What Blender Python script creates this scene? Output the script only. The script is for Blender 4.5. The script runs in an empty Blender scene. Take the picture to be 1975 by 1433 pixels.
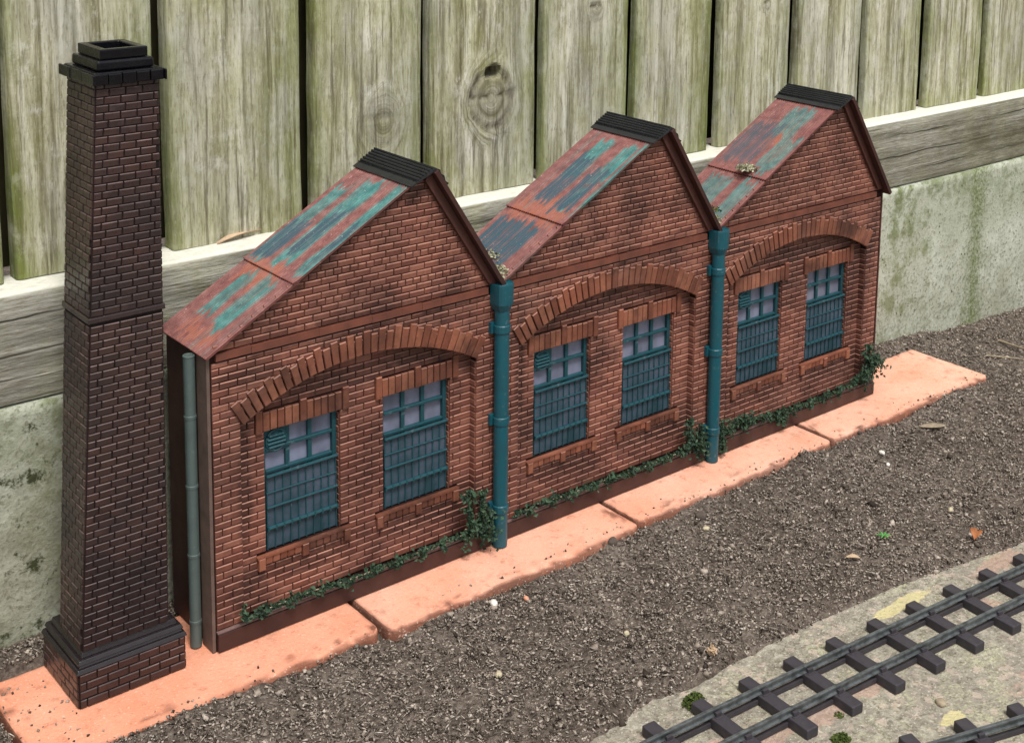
# Low-relief model factory with chimney in front of a garden fence, model railway track in the corner.
import bpy, math, random
import numpy as np
from mathutils import Vector, noise as mn
S = 0.28                      # metres per design unit (one factory bay)
rng = random.Random(7)
nrg = np.random.default_rng(11)
scn = bpy.context.scene
COL = scn.collection

# ------------------------------------------------------------------ helpers
class MB:
    """collects faces, builds ONE mesh object (design units -> metres)"""
    def __init__(s): s.v = []; s.f = []; s.attr = {}; s.hi = []
    def add(s, vs, fs):
        n = len(s.v); s.v += [tuple(p) for p in vs]; s.f += [tuple(i+n for i in f) for f in fs]
    def box(s, x0, x1, y0, y1, z0, z1):
        s.add([(x0,y0,z0),(x1,y0,z0),(x1,y1,z0),(x0,y1,z0),(x0,y0,z1),(x1,y0,z1),(x1,y1,z1),(x0,y1,z1)],
              [(0,3,2,1),(4,5,6,7),(0,1,5,4),(1,2,6,5),(2,3,7,6),(3,0,4,7)])
    def quad(s, a, b, c, d): s.add([a,b,c,d], [(0,1,2,3)])
    def prism(s, poly, y0, y1):          # poly in x,z counter-clockwise seen from -y
        n = len(poly)
        s.add([(x,y0,z) for x,z in poly]+[(x,y1,z) for x,z in poly],
              [tuple(range(n)), tuple(range(2*n-1,n-1,-1))]+[(i,i+n,(i+1)%n+n,(i+1)%n) for i in range(n)])
    def brick(s, M, s0, s1, t0, t1, p=.0055, b=.0022):
        """raised brick with chamfered edges; M(s,t,d) maps to 3-D, d = height off the wall"""
        j = lambda k: rng.uniform(-k, k)
        d = p+j(.0007)
        base = [(s0,t0),(s1,t0),(s1,t1),(s0,t1)]
        bt = b*1.25; top = [(s0+b+j(.0005),t0+b+j(.0004)),(s1-b+j(.0005),t0+b+j(.0004)),(s1-b+j(.0005),t1-bt+j(.0005)),(s0+b+j(.0005),t1-bt+j(.0005))]
        vs = [M(a,c,0) for a,c in base]+[M(a,c,d-.0018) for a,c in base]+[M(a,c,d+j(.0004)) for a,c in top]
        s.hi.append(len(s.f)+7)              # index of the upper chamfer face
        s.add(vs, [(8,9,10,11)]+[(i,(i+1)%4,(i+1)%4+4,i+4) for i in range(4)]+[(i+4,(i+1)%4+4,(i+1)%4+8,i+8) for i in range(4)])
    def tube(s, pts, r, n=10, cap=True):
        pts = [Vector(p) for p in pts]; R = r if isinstance(r,(list,tuple)) else [r]*len(pts)
        n0 = len(s.v)
        for k,p in enumerate(pts):
            t = (pts[min(k+1,len(pts)-1)]-pts[max(k-1,0)]).normalized()
            a = t.cross(Vector((0,0,1)) if abs(t.z)<.9 else Vector((1,0,0))).normalized(); c = t.cross(a)
            for i in range(n):
                an = 2*math.pi*i/n; s.v.append(tuple(p+(a*math.cos(an)+c*math.sin(an))*R[k]))
        for k in range(len(pts)-1):
            for i in range(n):
                s.f.append((n0+k*n+i, n0+(k+1)*n+i, n0+(k+1)*n+(i+1)%n, n0+k*n+(i+1)%n))
        if cap:
            e = n0+(len(pts)-1)*n; m = len(s.v); s.v += s.v[n0:n0+n]+s.v[e:e+n]
            s.f.append(tuple(m+i for i in range(n))); s.f.append(tuple(m+n+i for i in reversed(range(n))))
    def build(s, name, mat, parent=None, loc=(0,0,0), smooth=False, bev=0, seg=2, hi=None):
        me = bpy.data.meshes.new(name)
        me.from_pydata([(x*S,y*S,z*S) for x,y,z in s.v], [], s.f); me.update()
        for k,(vals,) in s.attr.items():
            a = me.attributes.new(k,'FLOAT','POINT'); a.data.foreach_set('value', np.asarray(vals,dtype=np.float32))
        me.materials.append(mat)
        if hi:
            me.materials.append(hi); ix = [0]*len(s.f)
            for q in s.hi: ix[q] = 1
            me.polygons.foreach_set('material_index', ix)
        if smooth: me.polygons.foreach_set('use_smooth',[True]*len(me.polygons))
        o = bpy.data.objects.new(name, me); COL.objects.link(o)
        o.location = tuple(c*S for c in loc)
        if parent: o.parent = parent
        if bev:
            m = o.modifiers.new('Bevel','BEVEL'); m.width = bev*S; m.segments = seg; m.limit_method='ANGLE'; m.angle_limit=math.radians(40)
        return o

def npmesh(name, V, F, mat, parent=None, attrs=None, smooth=False):
    """V (n,3) design units, F (m,k) int"""
    me = bpy.data.meshes.new(name)
    V = np.asarray(V,dtype=np.float32)*S; F = np.asarray(F,dtype=np.int32); k = F.shape[1]
    me.vertices.add(len(V)); me.vertices.foreach_set('co', V.ravel())
    me.loops.add(F.size); me.loops.foreach_set('vertex_index', F.ravel())
    me.polygons.add(len(F)); me.polygons.foreach_set('loop_start', np.arange(0,F.size,k,dtype=np.int32))
    try: me.polygons.foreach_set('loop_total', np.full(len(F),k,dtype=np.int32))
    except Exception: pass
    me.update(calc_edges=True)
    if smooth: me.polygons.foreach_set('use_smooth', np.ones(len(F),dtype=bool))
    for n,a in (attrs or {}).items():
        at = me.attributes.new(n,'FLOAT','POINT'); at.data.foreach_set('value', np.asarray(a,dtype=np.float32))
    me.materials.append(mat)
    o = bpy.data.objects.new(name, me); COL.objects.link(o)
    if parent: o.parent = parent
    return o

def thing(name, label, cat, loc=(0,0,0), group=None):
    o = bpy.data.objects.new(name, None); COL.objects.link(o); o.empty_display_size = .02
    o.location = tuple(c*S for c in loc); o['label'] = label; o['category'] = cat
    if group: o['group'] = group
    return o
def tag(o, label=None, cat=None, group=None, kind=None):
    for k,v in (('label',label),('category',cat),('group',group),('kind',kind)):
        if v: o[k] = v
    return o

def fbm(x, y, sc, oct=4, seed=0.0, gain=.5):
    """cheap vectorised value-noise fbm, ~[-1,1]"""
    out = np.zeros(np.broadcast(x,y).shape); amp = 1; tot = 0
    for o in range(oct):
        X = x*sc+seed*17.3+o*31.7; Y = y*sc-seed*9.1+o*11.9
        xi = np.floor(X); yi = np.floor(Y); fx = X-xi; fy = Y-yi
        fx = fx*fx*(3-2*fx); fy = fy*fy*(3-2*fy)
        h = lambda a,b: np.modf(np.abs(np.sin(a*127.1+b*311.7+seed)*43758.5453))[0]
        v = (h(xi,yi)*(1-fx)+h(xi+1,yi)*fx)*(1-fy)+(h(xi,yi+1)*(1-fx)+h(xi+1,yi+1)*fx)*fy
        out += amp*(v*2-1); tot += amp; amp *= gain; sc *= 2.03
    return out/tot
def sm(a,b,x):
    t = np.clip((x-a)/(b-a),0,1); return t*t*(3-2*t)

# ------------------------------------------------------------------ materials
class NT:
    def __init__(s, name, rough=.7, spec=.3):
        s.m = bpy.data.materials.new(name); s.m.use_nodes = True; s.t = s.m.node_tree
        s.n = s.t.nodes; s.b = s.n['Principled BSDF']; s.b.inputs['Roughness'].default_value = rough
        s.b.inputs['Specular IOR Level'].default_value = spec
        tc = s.n.new('ShaderNodeTexCoord'); mp = s.n.new('ShaderNodeMapping'); mp.inputs['Scale'].default_value = (1/S,)*3
        s.t.links.new(tc.outputs['Object'], mp.inputs['Vector']); s.co = mp.outputs[0]
    def set(s, sock, v):
        if isinstance(v,(int,float)): sock.default_value = v
        elif isinstance(v,(tuple,list)): sock.default_value = tuple(v)+((1,) if len(v)==3 and sock.type=='RGBA' else ())
        else: s.t.links.new(v, sock)
    def vscale(s, sc, co=None, off=None):
        n = s.n.new('ShaderNodeMapping'); n.inputs['Scale'].default_value = sc
        s.t.links.new(co or s.co, n.inputs['Vector'])
        if off is not None: s.set(n.inputs['Location'], off)
        return n.outputs[0]
    def noise(s, sc, det=4, rough=.55, co=None, dist=0):
        n = s.n.new('ShaderNodeTexNoise'); n.inputs['Scale'].default_value = sc; n.inputs['Detail'].default_value = det
        n.inputs['Roughness'].default_value = rough; n.inputs['Distortion'].default_value = dist
        s.t.links.new(co or s.co, n.inputs['Vector']); return n.outputs['Fac']
    def voro(s, sc, co=None, feat='F1', out='Distance', rnd=1):
        n = s.n.new('ShaderNodeTexVoronoi'); n.feature = feat; n.inputs['Scale'].default_value = sc; n.inputs['Randomness'].default_value = rnd
        s.t.links.new(co or s.co, n.inputs['Vector']); return n.outputs[out]
    def math(s, op, a, b=0.0, c=None, clamp=False):
        n = s.n.new('ShaderNodeMath'); n.operation = op; n.use_clamp = clamp
        s.set(n.inputs[0],a); s.set(n.inputs[1],b)
        if c is not None: s.set(n.inputs[2],c)
        return n.outputs[0]
    def ramp(s, f, stops, interp='LINEAR'):
        n = s.n.new('ShaderNodeValToRGB'); n.color_ramp.interpolation = interp
        while len(n.color_ramp.elements) < len(stops): n.color_ramp.elements.new(.5)
        for e,(p,c) in zip(n.color_ramp.elements, stops):
            e.position = p; e.color = tuple(c)+(1,) if isinstance(c,(tuple,list)) else (c,c,c,1)
        s.t.links.new(f, n.inputs[0]); return n.outputs[0]
    def range(s, f, a, b, c=0, d=1):
        n = s.n.new('ShaderNodeMapRange'); s.set(n.inputs[0],f)
        for i,v in enumerate((a,b,c,d)): n.inputs[i+1].default_value = v
        return n.outputs[0]
    def mix(s, f, a, b, mode='MIX'):
        n = s.n.new('ShaderNodeMix'); n.data_type='RGBA'; n.blend_type = mode
        s.set(n.inputs[0],f); s.set(n.inputs[6],a); s.set(n.inputs[7],b); return n.outputs[2]
    def attr(s, name, typ='GEOMETRY', out='Fac'):
        n = s.n.new('ShaderNodeAttribute'); n.attribute_type = typ; n.attribute_name = name; return n.outputs[out]
    def island(s):
        return s.n.new('ShaderNodeNewGeometry').outputs['Random Per Island']
    def objrand(s): return s.n.new('ShaderNodeObjectInfo').outputs['Random']
    def sep(s, co=None):
        n = s.n.new('ShaderNodeSeparateXYZ'); s.t.links.new(co or s.co, n.inputs[0]); return n.outputs
    def comb(s, x, y, z):
        n = s.n.new('ShaderNodeCombineXYZ')
        for i,v in enumerate((x,y,z)): s.set(n.inputs[i],v)
        return n.outputs[0]
    def done(s, col, bump=None, bs=.5, bd=.002, rough=None):
        s.set(s.b.inputs['Base Color'], col)
        if rough is not None: s.set(s.b.inputs['Roughness'], rough)
        if bump is not None:
            n = s.n.new('ShaderNodeBump'); n.inputs['Strength'].default_value = bs; n.inputs['Distance'].default_value = bd*S
            s.t.links.new(bump, n.inputs['Height']); s.t.links.new(n.outputs[0], s.b.inputs['Normal'])
        return s.m

def m_brick(name, cols, stain, stain_amt=.75, rough=.62, spec=.35, st_sc=5.0, faded=(.36,.165,.115), grime_shade=()):
    t = NT(name, rough, spec)
    X,_,Z = t.sep(); rd = t.objrand()
    t.co = t.vscale((1,1,1), off=t.comb(t.math('MULTIPLY',rd,41.0), t.math('MULTIPLY',rd,13.0), t.math('MULTIPLY',rd,27.0)))
    c = t.ramp(t.island(), cols)
    n1 = t.noise(st_sc, 5, .62); n2 = t.noise(90, 3, .6)
    c = t.mix(t.range(n1,.43,.64,0,stain_amt), c, stain)
    c = t.mix(t.range(t.noise(1.9,4,.6),.42,.66,0,.45), c, stain)
    c = t.mix(t.range(n2,.35,.7,0,.45), c, t.mix(.55, c, stain))
    for (bx_,bz_,rx_,rz_) in grime_shade:
        d = t.math('ADD', t.math('POWER',t.math('DIVIDE',t.math('SUBTRACT',X,bx_),rx_),2.0), t.math('POWER',t.math('DIVIDE',t.math('SUBTRACT',Z,bz_),rz_),2.0))
        c = t.mix(t.math('MULTIPLY',t.range(t.math('ADD',d,t.math('MULTIPLY',t.math('SUBTRACT',n1,.5),5.0)),1.5,.4),.72), c, stain)
    dust = t.noise(16, 4, .6)
    c = t.mix(t.range(dust,.58,.8,0,.3), c, faded)
    c = t.mix(t.range(t.noise(2.7,5,.65),.54,.72,0,.55), c, t.mix(.6,c,faded))
    return t.done(c, t.noise(220,2,.6), .35, .001, t.range(n2,.3,.7,rough-.1,rough+.12))
BRICK = m_brick('factory_brick', [(0,(.145,.048,.031)),(.3,(.192,.065,.042)),(.6,(.232,.084,.055)),(.88,(.285,.115,.076)),(1,(.165,.058,.045))], (.032,.013,.010), .85, grime_shade=((.31,.170,.13,.032),(.70,.170,.14,.036),(.86,.17,.10,.07),(.105,.50,.028,.20),(.50,.700,.22,.03),(.10,.80,.10,.03)))  # grime below sills and by ivy; shade painted at recess left and under arch
BRICKH = m_brick('highlit_dry_brush_brick_edge', [(0,(.32,.135,.095)),(.5,(.46,.235,.17)),(1,(.23,.09,.06))], (.16,.08,.06), .7, .5, .4)  # upper chamfers: dry-brushed paint with the highlight from above coloured in
BRICKY = m_brick('arch_brick', [(0,(.16,.050,.027)),(.4,(.23,.075,.042)),(.8,(.29,.102,.056)),(1,(.35,.135,.075))], (.045,.018,.012), .8)
CHIMB = m_brick('chimney_brick', [(0,(.024,.0105,.009)),(.4,(.034,.0150,.0125)),(.8,(.047,.020,.016)),(1,(.028,.0135,.0135))], (.014,.009,.010), .8, .34, .55, 3.5, (.095,.05,.042))
CHIMH = m_brick('highlit_dry_brush_chimney_edge', [(0,(.105,.062,.055)),(.5,(.18,.115,.105)),(1,(.075,.042,.038))], (.03,.022,.022), .9, .42, .5, 3.5, (.14,.09,.08))  # lighter chimney brick tops: dry-brush plus overhead highlight put into the colour

def m_plain(name, col, var=(.5,), rough=.5, spec=.4, sc=20, dark=.55, bump=.2):
    t = NT(name, rough, spec)
    n = t.noise(sc,5,.6)
    c = t.mix(t.range(n,.35,.7,0,.8), col, tuple(x*dark for x in col))
    return t.done(c, t.noise(sc*8,2,.6), bump, .0015, t.range(n,.3,.7,max(rough-.12,.05),rough+.12))
MORTAR = m_plain('dark_mortar', (.030,.012,.010), rough=.8, spec=.15)
CMORT = m_plain('chimney_mortar', (.012,.008,.008), rough=.7, spec=.2)
BROWN = m_plain('brown_paint', (.085,.030,.023), rough=.5, sc=9)
DKBROWN = m_plain('dark_brown_paint', (.050,.017,.013), rough=.6, sc=6)
BAND = m_plain('string_course_paint', (.17,.056,.036), rough=.55, sc=12, dark=.5)
PLINTH = m_plain('plinth_paint', (.050,.022,.019), rough=.42, sc=9, dark=.45)
BEAD = m_plain('plinth_bead_paint', (.21,.135,.12), rough=.5, sc=30, dark=.35)
CARD = m_plain('raw_panel_edge', (.14,.095,.075), rough=.7, sc=14, dark=.5)
BLACK = m_plain('gloss_black_paint', (.004,.004,.006), rough=.24, spec=.35, sc=30, dark=.6, bump=.25)
RIDGE = m_plain('ridge_black_paint', (.017,.019,.024), rough=.22, spec=.5, sc=22, dark=.6, bump=.3)
def m_teal(name, col, grime_shade, rough=.36):
    t = NT(name, rough, .45)
    n = t.noise(9,5,.65); n2 = t.noise(60,3,.6)
    c = t.mix(t.range(n,.45,.7,0,.5), col, grime_shade)
    c = t.mix(t.range(n2,.62,.72,0,.55), c, (.11,.16,.16))
    return t.done(c, t.noise(120,2,.5), .25, .001, t.range(n,.3,.7,rough-.08,rough+.2))
TEAL = m_teal('teal_gloss_paint', (.005,.075,.100), (.006,.045,.058))
TEALW = m_teal('teal_window_paint', (.006,.056,.070), (.005,.030,.039), .45)
GREYG = m_teal('grey_green_pipe_paint', (.080,.110,.104), (.045,.062,.058), .45)
t = NT('milky_pane', .22, .5)
PANE = t.done(t.mix(t.range(t.noise(1,4,.6,t.vscale((9,9,5),off=t.comb(t.math('MULTIPLY',t.objrand(),9.0),0.0,0.0))),.36,.66), t.mix(t.objrand(),(.20,.225,.32),(.20,.20,.26)), (.11,.12,.165)), t.noise(40,2,.5), .12, .002)

t = NT('shaded_pane_sheet', .4, .4)
SCREEN = t.done(t.mix(t.range(t.noise(9,4,.65),.35,.65), (.072,.092,.130), (.016,.046,.058)), t.noise(90,2,.6), .3, .002)  # colour stands for the pane in shade behind the grille bars

# corrugated painted roof: attributes teal / slate / rust written per vertex
t = NT('corrugated_roof_paint', .6, .3)
n = t.noise(30,5,.65); nf = t.noise(140,3,.6)
c = t.mix(t.range(n,.4,.65), (.215,.075,.062), (.135,.046,.042))
c = t.mix(t.attr('rust'), c, (.28,.085,.048))
c = t.mix(t.attr('teal'), c, t.mix(t.range(n,.35,.65), (.050,.205,.185), (.028,.120,.115)))
c = t.mix(t.attr('slate'), c, t.mix(t.range(n,.35,.7), (.020,.045,.065), (.028,.075,.10)))
c = t.mix(t.range(nf,.66,.74,0,.55), c, (.48,.42,.34))
ROOF = t.done(c, nf, .3, .0012, t.range(n,.3,.7,.45,.72))

# weathered fence wood
def m_wood(name, horiz=False):
    t = NT(name, .85, .12)
    off = t.math('MULTIPLY', t.objrand(), 37.0)
    co = t.vscale((1,1,1), off=t.comb(off,t.math('MULTIPLY',off,.37),t.math('MULTIPLY',off,1.7)))
    X,Y,Z = t.sep()
    if horiz:
        g1 = t.noise(1, 6, .68, t.vscale((1.1,9,26),co)); g2 = t.noise(1,4,.6,t.vscale((4,40,110),co))
        big = t.noise(1,4,.55,t.vscale((.9,2,2.2),co)); saw = t.noise(1,2,.5,t.vscale((60,2,3),co))
    else:
        kn = t.attr('knot'); kw = t.attr('knotw')
        g = t.comb(t.mix(kw, t.math('ADD',X,off), t.math('ADD',t.math('MULTIPLY',kn,.075),off)), Y, t.math('ADD',t.math('MULTIPLY',Z,.05),off))
        g1 = t.noise(24, 6, .66, g, .6); g2 = t.noise(1,4,.62,t.vscale((70,20,3.0),co))
        big = t.noise(1,5,.6,t.vscale((4.5,1,1.15),co)); saw = t.noise(1,3,.6,t.vscale((5,3,90),co))
    blotch = t.noise(1,6,.7,t.vscale((10,4,6),co)); fine = t.noise(1,4,.7,t.vscale((26,60,150) if horiz else (150,60,26),co))
    c = t.ramp(g1, [(.29,(.11,.095,.055)),(.39,(.29,.27,.17)),(.49,(.52,.50,.365)),(.59,(.67,.65,.52)),(.71,(.78,.765,.66))])
    c = t.mix(t.range(t.noise(1,6,.72,t.vscale((15,6,11),co)),.53,.63,0,.65), c, (.70,.685,.60))
    c = t.mix(t.range(t.noise(1,6,.74,t.vscale((19,6,13),t.vscale((1,1,1),co,off=(5.3,2.1,8.7)))),.56,.66,0,.5), c, (.19,.19,.075))
    if horiz: c = t.ramp(g1, [(.28,(.07,.066,.05)),(.45,(.185,.178,.142)),(.6,(.28,.27,.222)),(.78,(.42,.41,.35))])
    c = t.mix(t.range(big,.42,.60,0,.65), c, t.mix(t.range(g1,.3,.7), (.17,.165,.135), (.56,.545,.475)))
    olive = t.math('MULTIPLY', t.range(blotch,.40,.60), t.range(t.noise(1,4,.6,t.vscale((2.4,1,.9),co)),.40,.58))
    c = t.mix(t.math('MULTIPLY',olive,  .30 if horiz else .62), c, t.mix(t.range(g1,.3,.7),(.125,.128,.035),(.42,.42,.19)))
    ed = t.attr('edge')
    ed2 = t.math('MULTIPLY', ed, t.range(t.noise(1,4,.6,t.vscale((6,2,2.5),co)),.30,.58), clamp=True)
    if not horiz: c = t.mix(t.math('MULTIPLY',ed2,.85), c, t.mix(t.range(g2,.3,.7),(.040,.062,.006),(.23,.29,.04)))
    c = t.mix(t.range(g2,.53,.68,0,.75), c, (.085,.072,.04))
    c = t.mix(t.range(fine,.53,.66,0,.6), c, (.16,.14,.085))
    c = t.mix(t.range(fine,.43,.34,0,.22), c, (.68,.65,.54))
    if not horiz:
        c = t.mix(t.math('MULTIPLY',t.attr('knotd'),.9), c, (.05,.038,.022))
    else:
        st = t.attr('stain'); sn = t.math('MULTIPLY', st, t.range(t.noise(1,6,.7,t.vscale((2.2,2,5),co)),.34,.52))
        c = t.mix(t.math('MULTIPLY',sn,.85), c, t.mix(g1,(.06,.05,.03),(.15,.14,.085)))
        for zc in (-.058,-.155,-.232):
            ck = t.math('ABSOLUTE',t.math('ADD',t.math('SUBTRACT',Z,zc),t.math('MULTIPLY',t.math('SUBTRACT',t.noise(1,4,.6,t.vscale((1.6,.1,.1),off=(zc*90,0,0))),.5),.07)))
            c = t.mix(t.math('MULTIPLY',t.range(ck,.0042,.0012),t.range(t.noise(1,2,.5,t.vscale((1.1,.1,.1),off=(zc*50,0,3))),.44,.56)), c, (.035,.03,.022))
        c = t.mix(t.math('MULTIPLY',t.range(Z,.0055,.0100),t.range(fine,.30,.48,.55,1.0)), c, (.68,.67,.58))  # rail top coloured paler, standing in for light from above
    h = t.math('ADD', t.math('MULTIPLY',g1,1.0), t.math('ADD',t.math('MULTIPLY',fine,.35), t.math('MULTIPLY',saw,.10)))
    return t.done(c, h, .7, .012)
DARKW = m_plain('gap_shade_board', (.050,.045,.022), rough=.9, spec=.1, sc=5, dark=.5)  # gap shade put into the colour of the rear boards
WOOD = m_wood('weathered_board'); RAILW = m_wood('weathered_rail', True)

# mossy concrete wall
t = NT('mossy_concrete', .9, .1)
X,Y,Z = t.sep()
big = t.noise(1.6,6,.65); md = t.noise(9,6,.7); fn = t.noise(70,4,.7); st = t.noise(1,5,.6,t.vscale((3.2,1,.35)))
c = t.mix(t.range(md,.35,.65), (.42,.44,.35), (.62,.64,.54))
c = t.mix(t.range(big,.42,.62,0,.6), c, (.29,.30,.20))
c = t.mix(t.range(t.math('MULTIPLY',st,md),.27,.36,0,.75), c, (.14,.16,.045))
topm = t.math('MULTIPLY', t.range(Z,.35,.74,0,1), t.range(md,.42,.55))
c = t.mix(t.math('MULTIPLY',topm,.75), c, (.12,.15,.05))
lw = t.math('MULTIPLY', t.range(Z,.42,-.02,0,1), t.range(fn,.3,.65))
c = t.mix(t.math('MULTIPLY',lw,.55), c, (.17,.15,.115))
c = t.mix(t.range(fn,.53,.66,0,.7), c, (.13,.135,.085))
c = t.mix(t.range(t.noise(34,5,.75),.57,.66,0,.4), c, (.11,.11,.065))
lft = t.math('MULTIPLY', t.range(X,.2,-.25), t.range(t.noise(3.4,6,.72),.36,.6))
c = t.mix(t.math('MULTIPLY',lft,.72), c, t.mix(md,(.10,.10,.06),(.27,.27,.19)))
c = t.mix(t.math('MULTIPLY',t.range(X,.2,-.2),t.range(t.noise(11,5,.7),.58,.64)), c, (.055,.06,.03))
pit = t.voro(24); c = t.mix(t.math('MULTIPLY',t.range(pit,.16,.07),t.range(md,.48,.56)), c, (.05,.05,.035))
strk = t.math('MULTIPLY', t.range(t.math('ABSOLUTE',t.math('ADD',t.math('SUBTRACT',X,4.28),t.math('MULTIPLY',t.math('SUBTRACT',md,.5),.10))),.10,.02), t.range(fn,.25,.6))
c = t.mix(t.math('MULTIPLY',strk,.8), c, (.10,.13,.03))
CONC = t.done(c, t.math('ADD',t.math('MULTIPLY',md,.5),t.math('MULTIPLY',fn,.7)), .6, .009)

# terracotta tile
t = NT('terracotta', .75, .2)
n = t.noise(5,5,.6); n2 = t.noise(55,4,.65)
c = t.mix(t.range(n,.35,.65), (.70,.27,.155), (.76,.345,.22))
c = t.mix(t.math('MULTIPLY',t.attr('pale'),t.range(t.noise(3.2,5,.65),.25,.6)), c, (.86,.50,.37))
c = t.mix(t.range(t.noise(2.2,4,.6),.52,.68,0,.5), c, (.80,.37,.24))
c = t.mix(t.attr('dirt'), c, (.085,.026,.014))
c = t.mix(t.range(n2,.64,.74,0,.6), c, (.30,.12,.07))
c = t.mix(t.range(t.noise(24,5,.72),.56,.68,0,.6), c, (.42,.15,.08))
c = t.mix(t.range(t.noise(9,6,.75),.57,.68,0,.45), c, (.36,.17,.105))
c = t.mix(t.range(t.noise(160,3,.6),.58,.68,0,.5), c, (.40,.19,.12))
c = t.mix(t.range(t.noise(110,3,.6),.60,.70,0,.5), c, (.88,.62,.48))
TERRA = t.done(c, t.math('ADD',n2,t.noise(150,3,.7)), .55, .005, t.range(n,.3,.7,.55,.85))

# soil
t = NT('soil', .95, .08)
n = t.noise(60,5,.7); n2 = t.noise(3,4,.6)
c = t.ramp(n, [(.3,(.045,.035,.029)),(.5,(.15,.122,.10)),(.7,(.30,.25,.21))])
c = t.mix(t.range(n2,.4,.65,0,.45), c, (.05,.036,.026))
SOIL = t.done(c, n, .8, .02)
t = NT('soil_crumbs', .9, .12)
i = t.island()
c = t.ramp(i, [(0,(.030,.023,.018)),(.22,(.10,.080,.063)),(.5,(.25,.205,.165)),(.78,(.39,.33,.272)),(.97,(.49,.42,.355)),(1,(.60,.54,.46))])
c = t.mix(t.range(t.noise(120,3,.6),.42,.7,0,.45), c, (.05,.039,.031))
CRUMB = t.done(c, t.noise(260,2,.6), .5, .003)

# path slab of old concrete
t = NT('old_concrete_path', .92, .1)
X,Y,Z = t.sep()
n = t.noise(7,6,.68); fn = t.noise(70,4,.7); big = t.noise(2.2,4,.6); wob = t.noise(14,5,.65)
c = t.mix(t.range(t.noise(38,5,.75),.36,.64), (.17,.15,.115), (.47,.435,.35))
c = t.mix(t.range(big,.45,.6,0,.7), c, (.30,.265,.215))
c = t.mix(t.math('MULTIPLY',t.range(t.noise(5,6,.72),.5,.62),t.range(t.noise(110,3,.7),.42,.58)), c, (.47,.46,.30))
vc = t.voro(42,out='Color'); vs = t.sep(vc)
c = t.mix(t.range(vs[0],.72,.86,0,.5), c, (.27,.235,.20))
c = t.mix(t.range(vs[1],.80,.92,0,.55), c, (.56,.45,.37))
c = t.mix(t.range(fn,.55,.66,0,.75), c, (.13,.115,.075))
c = t.mix(t.range(t.noise(95,3,.7),.58,.66,0,.8), c, (.58,.55,.44))
def blob(cx,cy,rx,ry):
    d = t.math('ADD', t.math('POWER',t.math('DIVIDE',t.math('SUBTRACT',X,cx),rx),2.0), t.math('POWER',t.math('DIVIDE',t.math('SUBTRACT',Y,cy),ry),2.0))
    return t.range(t.math('ADD',d,t.math('MULTIPLY',t.math('SUBTRACT',wob,.5),4.5)), 1.15,.85)
for b in ((1.84,-1.015,.14,.026),(1.475,-1.452,.045,.026)):
    c = t.mix(t.math('MULTIPLY',blob(*b),t.range(fn,.2,.6,.35,.9)), c, (.66,.58,.30))
for b in ((1.02,-1.175,.085,.05),(1.20,-1.20,.07,.05),(.87,-1.15,.07,.05),(1.39,-1.20,.06,.045),(2.3,-1.06,.13,.035),(1.95,-1.5,.25,.06),(2.05,-1.21,.08,.05)):
    c = t.mix(t.math('MULTIPLY',blob(*b),.6), c, (.46,.30,.235))
PATH = t.done(c, t.math('ADD',n,t.math('MULTIPLY',fn,.7)), .8, .02)

PLAST = m_plain('sleeper_plastic', (.052,.046,.053), rough=.55, spec=.35, sc=26, dark=.6)
t = NT('rail_metal', .38, .5)
n = t.noise(40,4,.6)
t.b.inputs['Metallic'].default_value = .35
RAILM = t.done(t.mix(t.range(n,.4,.68), (.135,.148,.150), (.050,.056,.056)), n, .15, .001)
def m_leaf(name, a, b, rough=.6):
    t = NT(name, rough, .25); return t.done(t.ramp(t.island(), [(0,a),(1,b)]))
IVY = m_leaf('ivy_leaf', (.007,.020,.011), (.055,.10,.055))
MOSSP = m_leaf('pale_moss', (.17,.17,.09), (.52,.50,.36), .9)
MOSSG = m_leaf('green_moss', (.025,.045,.008), (.10,.13,.03), .9)
PEBW = m_plain('white_pebble_stone', (.72,.68,.60), rough=.5, sc=30, dark=.8)
PEBY = m_plain('yellow_chip', (.50,.43,.29), rough=.7, sc=30, dark=.7)
TWIG = m_plain('twig_bark', (.36,.29,.20), rough=.8, sc=60, dark=.5)
DRYLEAF = m_plain('dry_leaf', (.36,.13,.045), rough=.6, sc=40, dark=.4)
PALELEAF = m_plain('pale_dry_leaf', (.55,.40,.26), rough=.7, sc=40, dark=.6)
SEED = m_plain('seedling_leaf', (.09,.30,.07), rough=.5, sc=40, dark=.6)
CLOD = m_plain('clod_earth', (.10,.078,.062), rough=.95, sc=40, dark=.4, bump=.9)

# ------------------------------------------------------------------ factory
H, HR, RX, DEP = .888, 1.301, .7325, .276
RC, WD = .028, .047                       # recess depth, window plane
XA, XB, WW, Z0, Z1 = .1775, .5815, .249, .2305, .608
AC, AR, AO = (.503,-.03), .803, .868      # arch centre, inner, outer radius
PX0, PX1 = .090, .914                     # recess side edges
PITCH, BL, GAP = .0216, .0555, .0024
FAC = thing('brick_factory', 'low brick model factory with three sawtooth gables, arched bays and teal windows', 'model factory', (0,0,0))
def roof_z(x): return H+(HR-H)*(x/RX if x < RX else (1-x)/(1-RX))
def arch_z(x, R):
    d = R*R-(x-AC[0])**2
    return AC[1]+math.sqrt(d) if d > 0 else 0
def sub(iv, a, b):
    out = []
    for x0,x1 in iv:
        if b <= x0 or a >= x1: out.append((x0,x1)); continue
        if a > x0: out.append((x0,a))
        if b < x1: out.append((b,x1))
    return out
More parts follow.
